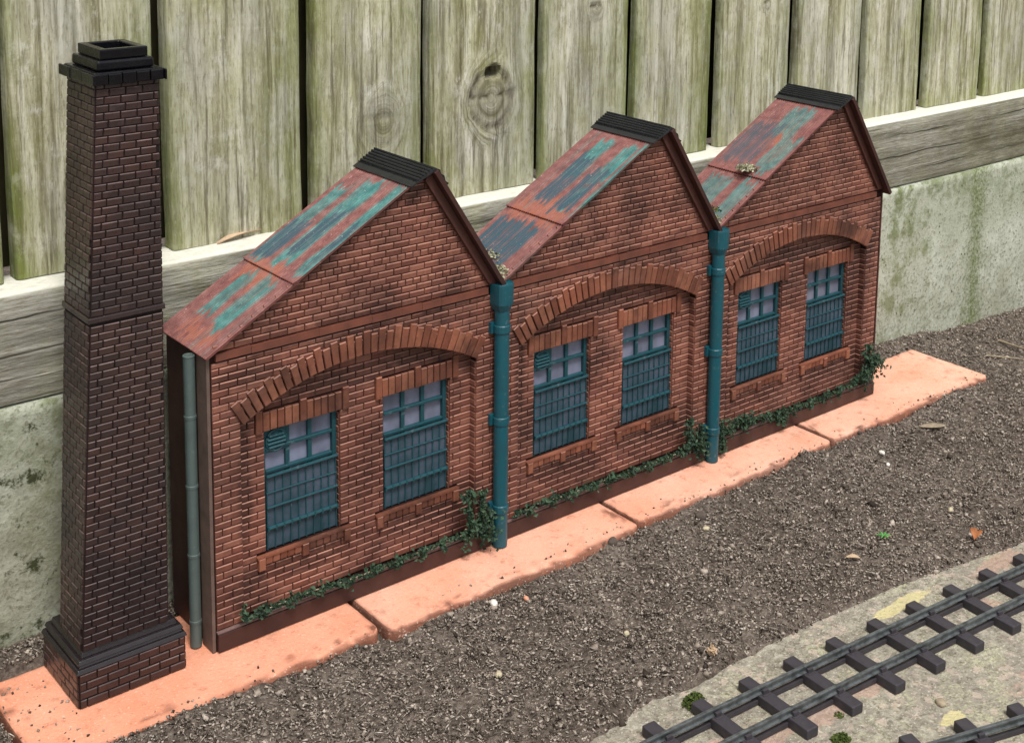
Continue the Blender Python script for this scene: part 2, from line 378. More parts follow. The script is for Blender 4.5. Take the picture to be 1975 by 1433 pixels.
def lay(mb, M, z0, z1, region, bond='stretcher', BL=BL, pitch=PITCH, x_ref=0, gap=GAP, p=.0055):
    k = 0; z = z0
    while z+pitch*.6 <= z1:
        zt = min(z+pitch, z1); head = bond == 'garden' and k % 4 == 3
        L = BL*.5 if head else BL
        off = x_ref + (.25*BL if head else (.5*BL if k % 2 else 0))
        for a,b in region((z+zt)/2, z, zt):
            x = off+math.floor((a-off)/L)*L
            while x < b:
                lo_, hi_ = max(x,a), min(x+L,b)
                if hi_ < b and b-hi_ < .014: hi_ = b; x += L          # no slivers at the end of a course
                if lo_ == a and hi_ < b and hi_-lo_ < .012: hi_ = min(x+2*L,b); x += L
                s0, s1 = lo_+gap/2, hi_-gap/2
                if s1-s0 > .008: mb.brick(M, s0, s1, z+gap/2+rng.uniform(-.0004,.0004), zt-gap/2, p=p)
                x += L
        z += pitch; k += 1
def wall_pieces(mb, xs, zfun):
    """vertical strips between successive xs; zfun(x, xmid) -> list of (zlo,zhi)"""
    for a,b in zip(xs[:-1], xs[1:]):
        m = (a+b)/2
        for (l0,h0),(l1,h1) in zip(zfun(a,m), zfun(b,m)):
            yield a,b,l0,h0,l1,h1

for bay in range(3):
    # front wall: dark mortar panel, raised bricks, recessed arched panel
    mb = MB(); xs = sorted(set([0,PX0,PX1,1,RX]+[PX0+(PX1-PX0)*k/24 for k in range(25)]))
    def zf(x, m):
        if PX0 < m < PX1: return [(arch_z(x,AR+.02), roof_z(x)-.004)]
        return [(0.0, roof_z(x)-.004)]
    for a,b,l0,h0,l1,h1 in wall_pieces(mb, xs, zf):
        mb.quad((a,0,l0),(b,0,l1),(b,0,h1),(a,0,h0))
    # recess reveals
    zr0, zr1 = arch_z(PX0,AR+.02), arch_z(PX1,AR+.02)
    mb.quad((PX0,0,0),(PX0,0,zr0),(PX0,RC+.002,zr0),(PX0,RC+.002,0)); mb.quad((PX1,0,0),(PX1,RC+.002,0),(PX1,RC+.002,zr1),(PX1,0,zr1))
    for a,b in zip(xs[:-1],xs[1:]):
        if PX0 <= (a+b)/2 <= PX1:
            mb.quad((a,0,arch_z(a,AR+.02)),(a,RC+.002,arch_z(a,AR+.02)),(b,RC+.002,arch_z(b,AR+.02)),(b,0,arch_z(b,AR+.02)))
    # recessed panel with window holes
    xs2 = sorted(set([PX0,PX1,XA,XA+WW,XB,XB+WW]+[PX0+(PX1-PX0)*k/24 for k in range(25)]))
    def zf2(x, m):
        top = arch_z(x,AR+.02)
        if XA < m < XA+WW or XB < m < XB+WW: return [(0,Z0),(Z1,top)]
        return [(0,top)]
    for a,b,l0,h0,l1,h1 in wall_pieces(mb, xs2, zf2):
        mb.quad((a,RC,l0),(b,RC,l1),(b,RC,h1),(a,RC,h0))
    for w in (XA,XB):
        x0,x1 = w,w+WW; d = WD+.02
        mb.quad((x0,RC,Z0),(x0,RC,Z1),(x0,d,Z1),(x0,d,Z0)); mb.quad((x1,RC,Z0),(x1,d,Z0),(x1,d,Z1),(x1,RC,Z1))
        mb.quad((x0,RC,Z1),(x1,RC,Z1),(x1,d,Z1),(x0,d,Z1)); mb.quad((x0,RC,Z0),(x0,d,Z0),(x1,d,Z0),(x1,RC,Z0))
    mort = mb.build('front_wall', MORTAR, FAC, (bay,0,0))
    bk = MB()
    M0 = lambda s,t,d: (s,-d,t)
    M1 = lambda s,t,d: (s,RC-d,t)
    def reg_low(z, za, zb):
        iv = [(.004,.996)]
        iv = [(.004,PX0),(PX1,.996)] if z < arch_z(PX0,AR+.02) else iv
        if z >= arch_z(PX0,AR+.02):
            d = (AR+.03)**2-(z-AC[1])**2
            if d > 0: iv = sub(iv, AC[0]-math.sqrt(d), AC[0]+math.sqrt(d))
        return iv
    lay(bk, M0, .064, .858, reg_low)
    def reg_rec(z, za, zb):
        iv = [(PX0+.002,PX1-.001)]
        if zb > arch_z(PX0,AR):
            d = (AR+.012)**2-(zb-AC[1])**2
            if d <= 0: return []
            iv = [(max(PX0,AC[0]-math.sqrt(d)), min(PX1,AC[0]+math.sqrt(d)))]
        if Z0-.024 < z < Z1+.050:
            o = 0 if Z0 < z < Z1 else .030
            for w in (XA,XB): iv = sub(iv, w-o, w+WW+o)
        return iv
    lay(bk, M1, .064, .80, reg_rec, x_ref=.012)
    def reg_gab(z, za, zb):
        k = (zb-H)/(HR-H); return [(RX*k-.02 if RX*k > .05 else .01, 1-(1-RX)*k+.01 if k > .05 else .99)] if k < .97 else []
    lay(bk, M0, .889, 1.285, reg_gab, 'garden', pitch=.0208, x_ref=.02)
    # brick returns lining the window reveals (half bricks, seen on the right-hand side)
    for w in (XA,XB):
        Mr = lambda s,t,d,w=w: (w+WW-d,s,t)
        lay(bk, Mr, Z0, Z1, lambda z,a,b: [(RC-.003,WD+.012)], BL=.05, p=.003)
    Mr = lambda s,t,d: (PX1-d,s,t)
    lay(bk, Mr, .064, arch_z(PX1,AR), lambda z,a,b: [(-.004,RC-.001)], BL=.06, p=.003)
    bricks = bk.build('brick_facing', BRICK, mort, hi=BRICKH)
    # arch ring of voussoirs, alternately long and short
    am = MB(); a0 = math.asin((AC[0]-.092)/AR); n = 33
    for k in range(n):
        t0 = -a0+2*a0*k/n; t1 = -a0+2*a0*(k+1)/n; g = .0024/AR
        Ro = AO+(.005 if k%2 == 0 else -.006)+rng.uniform(-.002,.002)
        jd = rng.uniform(0,.003)
        Mv = lambda s,t,d,jd=jd: (AC[0]+t*math.sin(s), -.0055-jd-d if d > 0 else .004, AC[1]+t*math.cos(s))
        am.brick(Mv, t0+g, t1-g, AR-.002, Ro, p=.005, b=.0016)
        # correct chamfer in angle direction is tiny; backing block
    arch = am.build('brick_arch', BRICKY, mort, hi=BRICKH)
    # string course between wall and gable
    sc = MB()
    xx = [.016+(.94)*k/26 for k in range(27)]
    for a,b in zip(xx[:-1],xx[1:]):
        w = rng.uniform(-.0012,.0012)
        sc.box(a,b,-.011+w,.004,.8645,.8865+w)
    sc.build('string_course', BAND, mort)
    # plinth board
    pb = MB(); pb.box(.003 if bay==0 else .0,1.0,-.016,.0,.004,.056); pb.build('plinth', PLINTH, mort, bev=.0015); pb = MB(); pb.box(.003,1.0,-.012,.0,.0562,.0625); pb.build('plinth_bead', BEAD, mort, bev=.001)

# body behind the front panel (sides, back)
bm_ = MB(); bm_.box(.0,3.0,.062,DEP-.004,.003,H-.006)
bm_.build('rear_body', DKBROWN, FAC)
ce = MB(); ce.box(-.010,-.0005,-.004,.058,.002,H-.012); ce.build('corner_trim', CARD, FAC)
ce = MB(); ce.box(3.0005,3.008,-.004,.058,.002,H-.012); ce.build('corner_trim', BROWN, FAC)

# roofs
def patches(u, v, boxes, seed, ragu=.035, ragv=.03):
    out = np.zeros(u.shape)
    for (u0,u1,v0,v1) in boxes:
        nu = fbm(u*3,v*40,1.0,3,seed)*ragu*1.3; nv = fbm(u*9,v*9,1.0,3,seed+5)*ragv*1.6
        vq = np.round(v*27)/27; nu = nu*.6+fbm(vq*40,u*0,1.0,2,seed+3.)*ragu*1.5; uu, vv = u+nu, v*.4+vq*.6+nv*.8
        m = sm(u0-.008,u0+.008,uu)*sm(u1+.008,u1-.008,uu)*sm(v0-.02,v0+.02,vv)*sm(v1+.02,v1-.02,vv)
        out = np.maximum(out, m)
    return out
TEALB = [[(.08,.33,.22,.47),(.11,.32,.58,.80),(.40,.86,.34,.62),(.38,.88,.02,.17),(.39,.80,.76,.97)],
         [(.60,.85,.50,.74),(.62,.86,.08,.30),(.44,.60,.16,.30),(.42,.9,.0,.05)],
         [(.64,.85,.22,.62),(.06,.33,.08,.30),(.06,.32,.45,.85),(.40,.66,.05,.35)]]
SLATEB = [[(.39,.60,.70,.95),(.46,.70,.36,.58),(.42,.66,.05,.12)],
          [(.42,.72,.50,.76),(.41,.68,.12,.40),(.06,.30,.25,.95)],
          [(.42,.72,.45,.95)]]
RUSTB = [[(.28,.40,.3,.9),(.02,.08,.2,.8)], [(.32,.44,.1,.95),(.9,.99,.2,.6)], [(.56,.72,.28,.55),(.48,.62,.10,.30)]]
for bay in range(3):
    L = math.hypot(RX,HR-H); ex = Vector((RX,0,HR-H))/L; ez = Vector((-(HR-H),0,RX))/L
    # structural deck + steep right-hand slope as the roof part
    dk = MB()
    sx = -.010 if bay==0 else .012; kk = (HR-H)/RX
    dk.prism([(sx,H+sx*kk-.010),(RX,HR-.010),(RX,HR-.0015),(sx,H+sx*kk-.0015)], -.006, DEP)
    L2 = math.hypot(1-RX,HR-H); e2 = Vector((1-RX,0,-(HR-H)))/L2; z2 = Vector(((HR-H),0,1-RX))/L2
    A = Vector((RX,0,HR+.004)); ln = L2+(.016 if bay==2 else -.004)
    q = [A-z2*.010, A-z2*.010+e2*ln, A+z2*.005+e2*ln, A+z2*.005]
    dk.prism([(p.x,p.z) for p in q], -.046, DEP+.004)
    roof = dk.build('roof', DKBROWN, FAC, (bay,0,0), bev=.001)
    # barge board on the gable below the right slope
    q = [A-z2*.038+e2*.012, A-z2*.034+e2*(L2-.03), A-z2*.0105+e2*(L2-.012), A-z2*.0105+e2*.0]
    bb = MB(); bb.prism([(p.x,p.z) for p in q], -.019, .0); bb.build('bargeboard', BROWN, roof, bev=.0012)
    # two corrugated sheets
    for sh,(u0,u1,lift) in enumerate(((-.022 if bay==0 else -.004,.375,.0048),(.352,.985,.0090))):
        nr = 27; nv_ = nr*6+1; nu_ = int((u1-u0)*150)
        uu = np.linspace(u0,u1,nu_)[:,None]*np.ones((1,nv_)); vv = np.linspace(0,1,nv_)[None,:]*np.ones((nu_,1))
        ph = np.cos(vv*nr*2*np.pi)
        d = lift+ph*.0025+fbm(uu*3,vv*4,2,3,bay+sh*3)*.0016
        d = d + np.where((uu-u0 < .012) & (sh==1), .0022, 0)
        y = -.022+(DEP+.025)*vv+fbm(uu*10,vv*0,1,3,bay)*.0015
        Lu = uu*L
        V = np.stack([Lu*ex.x+d*ez.x, y, H+Lu*ex.z+d*ez.z], -1).reshape(-1,3)
        idx = np.arange(nu_*nv_).reshape(nu_,nv_)
        F = np.stack([idx[:-1,:-1],idx[1:,:-1],idx[1:,1:],idx[:-1,1:]],-1).reshape(-1,4)[:, ::-1]
        tl = patches(uu,vv,TEALB[bay],bay*3+1.); sl = patches(uu,vv,SLATEB[bay],bay*3+2.); ru = patches(uu,vv,RUSTB[bay],bay*3+3.,.05,.05)
        wear = sm(-.1,.35,fbm(uu*5,vv*60,1.0,4,bay+9.)+.25)
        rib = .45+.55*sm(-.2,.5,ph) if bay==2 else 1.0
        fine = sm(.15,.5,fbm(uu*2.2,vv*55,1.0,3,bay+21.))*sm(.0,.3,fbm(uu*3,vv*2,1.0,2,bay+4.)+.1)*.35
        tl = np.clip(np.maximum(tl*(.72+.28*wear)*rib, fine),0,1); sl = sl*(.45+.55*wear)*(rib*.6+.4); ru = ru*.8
        if bay == 2: sl = sl*.8
        # skirt: thin visible thickness along front edge and bottom edge
        V2 = V.reshape(nu_,nv_,3).copy()
        fr = V2[:,0,:]-np.array([ez.x,0,ez.z])*.006; bo = V2[0,:,:]-np.array([ez.x,0,ez.z])*.005
        n0 = len(V); V = np.vstack([V,fr,bo])
        Fs = [(idx[k,0],n0+k,n0+k+1,idx[k+1,0]) for k in range(nu_-1)]+[(idx[0,k],idx[0,k+1],n0+nu_+k+1,n0+nu_+k) for k in range(nv_-1)]
        F = np.vstack([F,np.array(Fs)])
        ext = lambda a: np.concatenate([a.ravel(), a[:,0], a[0,:]])
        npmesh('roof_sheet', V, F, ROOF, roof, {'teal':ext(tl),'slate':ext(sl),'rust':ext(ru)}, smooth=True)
    # ridge cap: ribbed black strip folded over the ridge
    prof = []; Lc = .094; nrib = 8
    for k in range(nrib*8+1):
        s_ = -Lc+Lc*k/(nrib*8.0); up = .017+(  .0062*(abs(math.cos(math.pi*(s_/Lc*nrib)))**.7-.5) if s_ > -Lc*.74 else -.0012)
        P = Vector((RX,0,HR))+ex*s_+ez*up; prof.append((P.x,P.z))
    for k in range(1,13):
        s_ = .062*k/12.; up = .015+.0026*math.cos(2*math.pi*k/6.)
        P = Vector((RX,0,HR))+e2*s_+z2*up
        if P.x > prof[-1][0]: prof.append((P.x,P.z))
    inner = [(Vector((RX,0,HR))+e2*.062+z2*.0075), (Vector((RX,0,HR))+z2*.004+ez*.006), (Vector((RX,0,HR))-ex*Lc+ez*.0135)]
    ring = list(reversed(prof))+[(RX-Lc*ex.x+ez.x*.0125, HR-Lc*ex.z+ez.z*.0125),(RX+.004,HR+.006),(inner[0].x,inner[0].z)]
    cp = MB(); ys = [-.038+(DEP+.052)*k/14 for k in range(15)]; nP = len(ring)
    for k,yv in enumerate(ys):
        w = 0
        cp.v += [(x,yv,z+w) for x,z in ring]
    for k in range(14):
        for i2 in range(nP):
            a,b = i2,(i2+1)%nP; cp.f.append((k*nP+a,k*nP+b,(k+1)*nP+b,(k+1)*nP+a))
    cp.f.append(tuple(reversed(range(nP)))); cp.f.append(tuple(14*nP+i2 for i2 in range(nP)))
    cp.build('ridge_cap', RIDGE, roof)

# windows: one with louvred vent, one plain; each a part copied to the three bays
def make_window(vent):
    f = MB(); fr = .010; rows = 4; cz = [Z1-Z0]*1
    h = Z1-Z0; y0 = 0.0
    def bar(x0,x1,z0,z1,d=.008,y=0): f.box(x0,x1,y-d,y+.006,z0,z1)
    bar(.001,fr,.001,h-.001); bar(WW-fr-.006,WW-.001,.001,h-.001); bar(fr+.0005,WW-fr-.0065,.001,fr); bar(fr+.0005,WW-fr-.0065,h-fr,h-.001)
    for k in (1,2):
        x = fr+(WW-2*fr-.006)*k/3; f.box(x-.0068,x+.0068,-.0045,.005,fr+.0005,h-fr-.0005)
    for k in range(1,5):
        z = h*(1-.182*k); f.box(fr+.001,WW-fr-.007,-.0085,.0045,z-.0045,z+.0045)
    win = f.build('window', TEALW, FAC, (0,WD,Z0), bev=.001, seg=1)
    p = MB(); p.box(.003,WW-.003,.006,.010,.003,h-.003); p.build('pane', PANE, win)
    g = MB(); gy = -.021; ht = h*.615
    for z,r in ((ht,.0050),(h*.36,.0035),(.072,.0058)):
        g.tube([(.006,gy,z),(WW-.008,gy,z+rng.uniform(-.002,.002))], r, 8)
    for z in (ht-.052,): g.tube([(.006,gy+.003,z),(WW-.008,gy+.003,z-.001)], .0024, 6)
    nb = 9
    for k in range(nb+1):
        x = .008+(WW-.018)*k/nb
        g.tube([(x,gy+.0035,.006),(x+rng.uniform(-.002,.002),gy+.0035,ht+.003)], .0021, 6)
        g.tube([(x,gy-.001,ht-.001),(x,gy-.001,ht+.0075)], [.0036,.0018], 6)
        g.tube([(x,gy-.0045,.066),(x,gy-.0045,.079)], [.0032,.0024], 6)
    g.box(.006,WW-.008,gy+.0078,gy+.0105,.006,.020)
    gr = g.build('grille', TEALW, win)
    sc_ = MB(); sc_.box(.007,WW-.009,-.0150,-.0135,.008,ht-.010); sc_.build('shade_sheet', SCREEN, win)  # added dark sheet: painted shade over the lower pane
    if vent:
        v = MB(); cx, czz, r = .045, h-.045, .032
        v.box(.0105,.077,-.006,.004,h-.080,h-.0105)
        rim = [(cx+r*math.cos(a),-.009,czz+r*math.sin(a)) for a in [2*math.pi*k/20 for k in range(21)]]
        v.tube(rim, .0035, 6, False)
        for k in range(4):
            z = czz-.017+.0115*k; hw = math.sqrt(r*r-(z-czz)**2)-.003
            v.add([(cx-hw,-.006,z+.006),(cx+hw,-.006,z+.006),(cx+hw,-.016,z-.002),(cx-hw,-.016,z-.002),(cx-hw,-.0145,z-.004),(cx+hw,-.0145,z-.004),(cx+hw,-.006,z-.001),(cx-hw,-.006,z-.001)],
                  [(3,2,1,0),(4,5,2,3),(7,6,5,4),(0,1,6,7),(1,2,5,6),(0,7,4,3)])
        v.build('vent', TEALW, win)
    # lintel of soldier bricks with stepped ends and middle
    l = MB(); nL = 13; x0 = -.031; w = (WW+.062)/nL
    My = lambda s,t,d: (s, RC-WD-.006-d if d > 0 else RC-WD+.003, t)
    for k in range(nL):
        hi = h+.055+(.011 if k in (0,nL//2,nL-1) else 0)
        lo = h-.001 if k not in (0,nL-1) else h-.004
        l.brick(My, x0+w*k+.0014, x0+w*(k+1)-.0014, lo, hi+rng.uniform(-.001,.001), p=.004+(.003 if k in (0,nL//2,nL-1) else 0), b=.0014)
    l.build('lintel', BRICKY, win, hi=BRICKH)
    s_ = MB()
    s_.box(x0-.002,WW+.032,RC-WD-.0160,-.006,-.0070,-.001); s_.box(x0+.001,WW+.029,RC-WD-.0095,-.012,-.027,-.0071)
    My2 = lambda s,t,d: (s, RC-WD-.0105-d if d > 0 else RC-WD+.003, t)
    for k in range(nL):
        blk = k in (0,nL//2,nL-1)
        s_.brick(My2, x0+w*k+.0014, x0+w*(k+1)-.0014, -.030-(.013 if blk else 0), -.0072, p=.003+(.004 if blk else 0), b=.0014)
    s_.build('sill', BRICKY, win, hi=BRICKH)
    return win
def copy_tree(o, parent):
    c = o.copy(); COL.objects.link(c); c.parent = parent
    for ch in list(o.children): copy_tree(ch, c)
    return c
wa = make_window(True); wb = make_window(False)
for bay in range(3):
    for src,x in ((wa,XA),(wb,XB)):
        o = src if bay == 0 else copy_tree(src, FAC)
        o.location = ((bay+x)*S, WD*S, Z0*S)

# downpipes
def downpipe(x, y, r, ztop, mat, collars, hopper):
    p = MB(); p.tube([(x,y,.004),(x,y,ztop)], r, 20, True)
    o = p.build('downpipe', mat, FAC, smooth=False)
    for f_ in o.data.polygons: f_.use_smooth = len(f_.vertices) == 4
    for z in collars:
        c_ = MB(); c_.tube([(x,y,z-.014),(x,y,z-.011),(x,y,z+.011),(x,y,z+.014)], [r+.001,r*1.14,r*1.14,r+.001], 20, False)
        if hopper: c_.box(x-r*1.42,x-r*.6,y+r*.45,-.004,z-.016,z+.020)
        q = c_.build('pipe_collar', mat, o); 
    if hopper:
        h = MB(); w = .032; prof = []
        for k in range(9):
            a = math.pi*k/8; prof.append((x-w*math.cos(a)*1.0, y-.008-.026*math.sin(a)**.7))
        ring = prof+[(x+w,-.006),(x-w,-.006)]
        zs = [(ztop-.004,.72),(ztop+.020,.98),(ztop+.082,1.02),(ztop+.090,.99)]
        nR = len(ring)
        for z,k in zs:
            h.v += [(x+(a-x)*k, y+(b-y)*k if b < -.01 else b, z) for a,b in ring]
        for j in range(3):
            for i2 in range(nR): h.f.append((j*nR+i2,j*nR+(i2+1)%nR,(j+1)*nR+(i2+1)%nR,(j+1)*nR+i2))
        h.v += [(x+(a-x)*.86, y+(b-y)*.8 if b < -.01 else b-.004, zs[-1][0]-.006) for a,b in ring]
        for i2 in range(nR): h.f.append((3*nR+i2,3*nR+(i2+1)%nR,4*nR+(i2+1)%nR,4*nR+i2))
        h.f.append(tuple(4*nR+i2 for i2 in range(nR))); h.f.append(tuple(reversed(range(nR))))
        h.build('hopper', mat, o, bev=.002)
    return o
downpipe(.997,-.030,.0245,.812,TEAL,(.748,.438,.135),True)
downpipe(2.000,-.030,.0240,.812,TEAL,(.742,.432,.125),True)
# open grey-green pipe on the end wall
p = MB(); x,y,r = -.0305,.060,.0165
p.tube([(x,y,.004),(x,y,H-.016)], r, 18, False); p.tube([(x,y,H-.016),(x,y,H-.06)], r*.78, 18, True)
nt = len(p.v); 
o = p.build('downpipe', GREYG, FAC, smooth=True)
tag(o, 'grey green downpipe on the end wall')
for z in (.695,.489,.282,.080):
    c_ = MB(); c_.tube([(x,y,z-.004),(x,y,z+.004)], [r*1.08]*2, 18, False); c_.tube([(x,y,z+.004),(x,y,z+.006)], [r*1.08,r], 18, False)
    c_.build('pipe_collar', GREYG, o)
rm = MB(); rm.tube([(x+r*.9*math.cos(a),y+r*.9*math.sin(a),H-.016) for a in [2*math.pi*k/20 for k in range(21)]], .0028, 6, False)
rm.build('pipe_rim', GREYG, o, smooth=True)

# ------------------------------------------------------------------ chimney
CH = thing('brick_chimney', 'tall dark brown brick model chimney with black stepped cap at left end', 'model chimney', (-.26,.08,0))
ox, oy = -.26,.08
def lerp(a,b,t): return a+(b-a)*t
def sect(z):        # xl, xr, yf, yb of the shaft at height z (it leans slightly to the right)
    t = (z-.16)/1.47
    return (lerp(-.378,-.279,t), lerp(-.139,-.1105,t), lerp(.000,.028,t), lerp(.155,.215,t))
def face_map(side):
    def M(s,t,d):
        xl,xr,yf,yb = sect(t)
        if side=='f': return (lerp(xl,xr,s)-ox, yf-d-oy, t)
        if side=='l': return (xl-d-ox, lerp(yb,yf,s)-oy, t)
        if side=='r': return (xr+d-ox, lerp(yf,yb,s)-oy, t)
        return (lerp(xr,xl,s)-ox, yb+d-oy, t)
    return M
def add_shaft(mbm, mbb, z0, z1):
    for a,b in ((z0,z1),):
        A_,B_ = sect(a),sect(b)
        P = [(A_[0],A_[2],a),(A_[1],A_[2],a),(A_[1],A_[3],a),(A_[0],A_[3],a),(B_[0],B_[2],b),(B_[1],B_[2],b),(B_[1],B_[3],b),(B_[0],B_[3],b)]
        mbm.add([(x-ox,y-oy,z) for x,y,z in P], [(0,1,5,4),(1,2,6,5),(2,3,7,6),(3,0,4,7),(4,5,6,7)])
    z = z0; k = 0; pitch = .0205
    while z+pitch*.6 < z1:
        zt = min(z+pitch,z1); xl,xr,yf,yb = sect((z+zt)/2)
        for side,wd in (('f',xr-xl),('l',yb-yf),('r',yb-yf),('b',xr-xl)):
            L = .0445; x = -(.5*L if k%2 else .22*L) if side in 'fb' else -(.2*L if k%2 else .7*L)
            while x < wd:
                s0,s1 = max(x,0)+.0014,min(x+L,wd)-.0014
                if s1-s0 > .007: mbb.brick(face_map(side), (s0-(.0032 if x<=0 else 0))/wd, (s1+(.0032 if x+L>=wd else 0))/wd, z+.0013, zt-.0013, p=.0042, b=.0016) if False else \
                    chim_brick(mbb, face_map(side), s0, s1, wd, z+.0010, zt-.0010)
                x += L
        z += pitch; k += 1
def chim_brick(mbb, M, s0, s1, wd, z0, z1):
    M2 = lambda s,t,d: M(s/wd,t,d)
    mbb.brick(M2, s0, s1, z0, z1, p=.0036, b=.0016)
for nm,za,zb in (('lower_shaft',.150,1.040),('upper_shaft',1.056,1.664)):
    a_,b_ = MB(),MB(); add_shaft(a_,b_,za,zb)
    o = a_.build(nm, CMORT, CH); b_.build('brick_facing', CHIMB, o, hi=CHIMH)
def slab(z0,z1,e0,e1,nm,mat,bev=.004,hollow=0):
    xl,xr,yf,yb = sect(z0); a = MB()
    P0 = [(xl-e0,yf-e0),(xr+e0,yf-e0),(xr+e0,yb+e0),(xl-e0,yb+e0)]; P1 = [(xl-e1,yf-e1),(xr+e1,yf-e1),(xr+e1,yb+e1),(xl-e1,yb+e1)]
    vs = [(x-ox,y-oy,z0) for x,y in P0]+[(x-ox,y-oy,z1) for x,y in P1]; fs = [(3,2,1,0)]+[(i,(i+1)%4,(i+1)%4+4,i+4) for i in range(4)]
    if hollow:
        h = hollow; P2 = [(xl-e1+h,yf-e1+h*.8),(xr+e1-h,yf-e1+h*.8),(xr+e1-h,yb+e1-h*.8),(xl-e1+h,yb+e1-h*.8)]
        vs += [(x-ox,y-oy,z1) for x,y in P2]+[(x-ox,y-oy,z0+.004) for x,y in P2]
        fs += [(4+i,4+(i+1)%4,8+(i+1)%4,8+i) for i in range(4)]+[(8+i,8+(i+1)%4,12+(i+1)%4,12+i) for i in range(4)]+[(12,13,14,15)]
    else: fs += [(4,5,6,7)]
    a.add(vs,fs); return a
band = slab(1.040,1.056,.0075,.0065,'',0); band.build('collar', m_plain('collar_paint',(.030,.018,.018),rough=.25,spec=.6,sc=25,dark=.6), CH, bev=.003)
capo = slab(1.6645,1.694,.009,.008,'',0).build('cap', BLACK, CH, bev=.004, seg=3)
# brick joints of the bottom cap course: small proud blocks along front and left
jb = MB(); xl,xr,yf,yb = sect(1.6645)
for k in range(5):
    a = lerp(xl-.010,xr+.010,k/5)+.0008; b = lerp(xl-.010,xr+.010,(k+1)/5)-.0008
    e = rng.uniform(.0,.004); jb.box(a-ox,b-ox,yf-.016-e-oy,yf-.0093-oy,1.663+rng.uniform(-.002,.002),1.692+rng.uniform(-.002,.003))
for k in range(3):
    a = lerp(yf-.028,yb+.024,k/3)+.001; b = lerp(yf-.028,yb+.024,(k+1)/3)-.001
    jb.box(xl-.015-rng.uniform(0,.003)-ox,xl-.0093-ox,a-oy,b-oy,1.663,1.692)
    jb.box(xr+.0093-ox,xr+.015-ox,a-oy,b-oy,1.663,1.692)
jb.build('cap_brick_course', BLACK, capo, bev=.003)
slab(1.6945,1.7215,-.006,-.007,'',0).build('cap_step', BLACK, capo, bev=.006, seg=3)
slab(1.722,1.749,-.018,-.018,'',0,hollow=.022).build('cap_rim', BLACK, capo, bev=.003)
# base
def bbox_maps(x0,x1,y0,y1):
    return {'f':(lambda s,t,d:(x0+s-ox,y0-d-oy,t),x1-x0),'l':(lambda s,t,d:(x0-d-ox,y1-s-oy,t),y1-y0),'r':(lambda s,t,d:(x1+d-ox,y0+s-oy,t),y1-y0)}
bx0,bx1,by0,by1 = -.398,-.100,-.018,.236
a_ = MB(); a_.box(bx0-ox,bx1-ox,by0-oy,by1-oy,.003,.103); base = a_.build('base', CMORT, CH)
b_ = MB()
for side,(M,wd) in bbox_maps(bx0,bx1,by0,by1).items():
    lay(b_, M, .004, .101, lambda z,a,b,wd=wd: [(.001,wd-.001)], BL=.058, pitch=.0238, x_ref=.02, gap=.0026, p=.0042)
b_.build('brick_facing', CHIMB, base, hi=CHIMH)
ms = MB()
for z0,z1,e in ((.101,.113,.0065),(.113,.122,-.003),(.122,.134,-.001),(.134,.150,-.014)):
    ms.add(*(lambda vv: (vv,[(0,3,2,1),(4,5,6,7),(0,1,5,4),(1,2,6,5),(2,3,7,6),(3,0,4,7)]))([(x-ox,y-oy,z) for z,k in ((z0,e),(z1,e-.005)) for x,y in ((bx0-k,by0-k),(bx1+k,by0-k),(bx1+k,by1+k),(bx0-k,by1+k))]))
ms.build('base_moulding', m_plain('moulding_paint',(.018,.013,.015),rough=.2,spec=.6,sc=25,dark=.6), base, bev=.002)

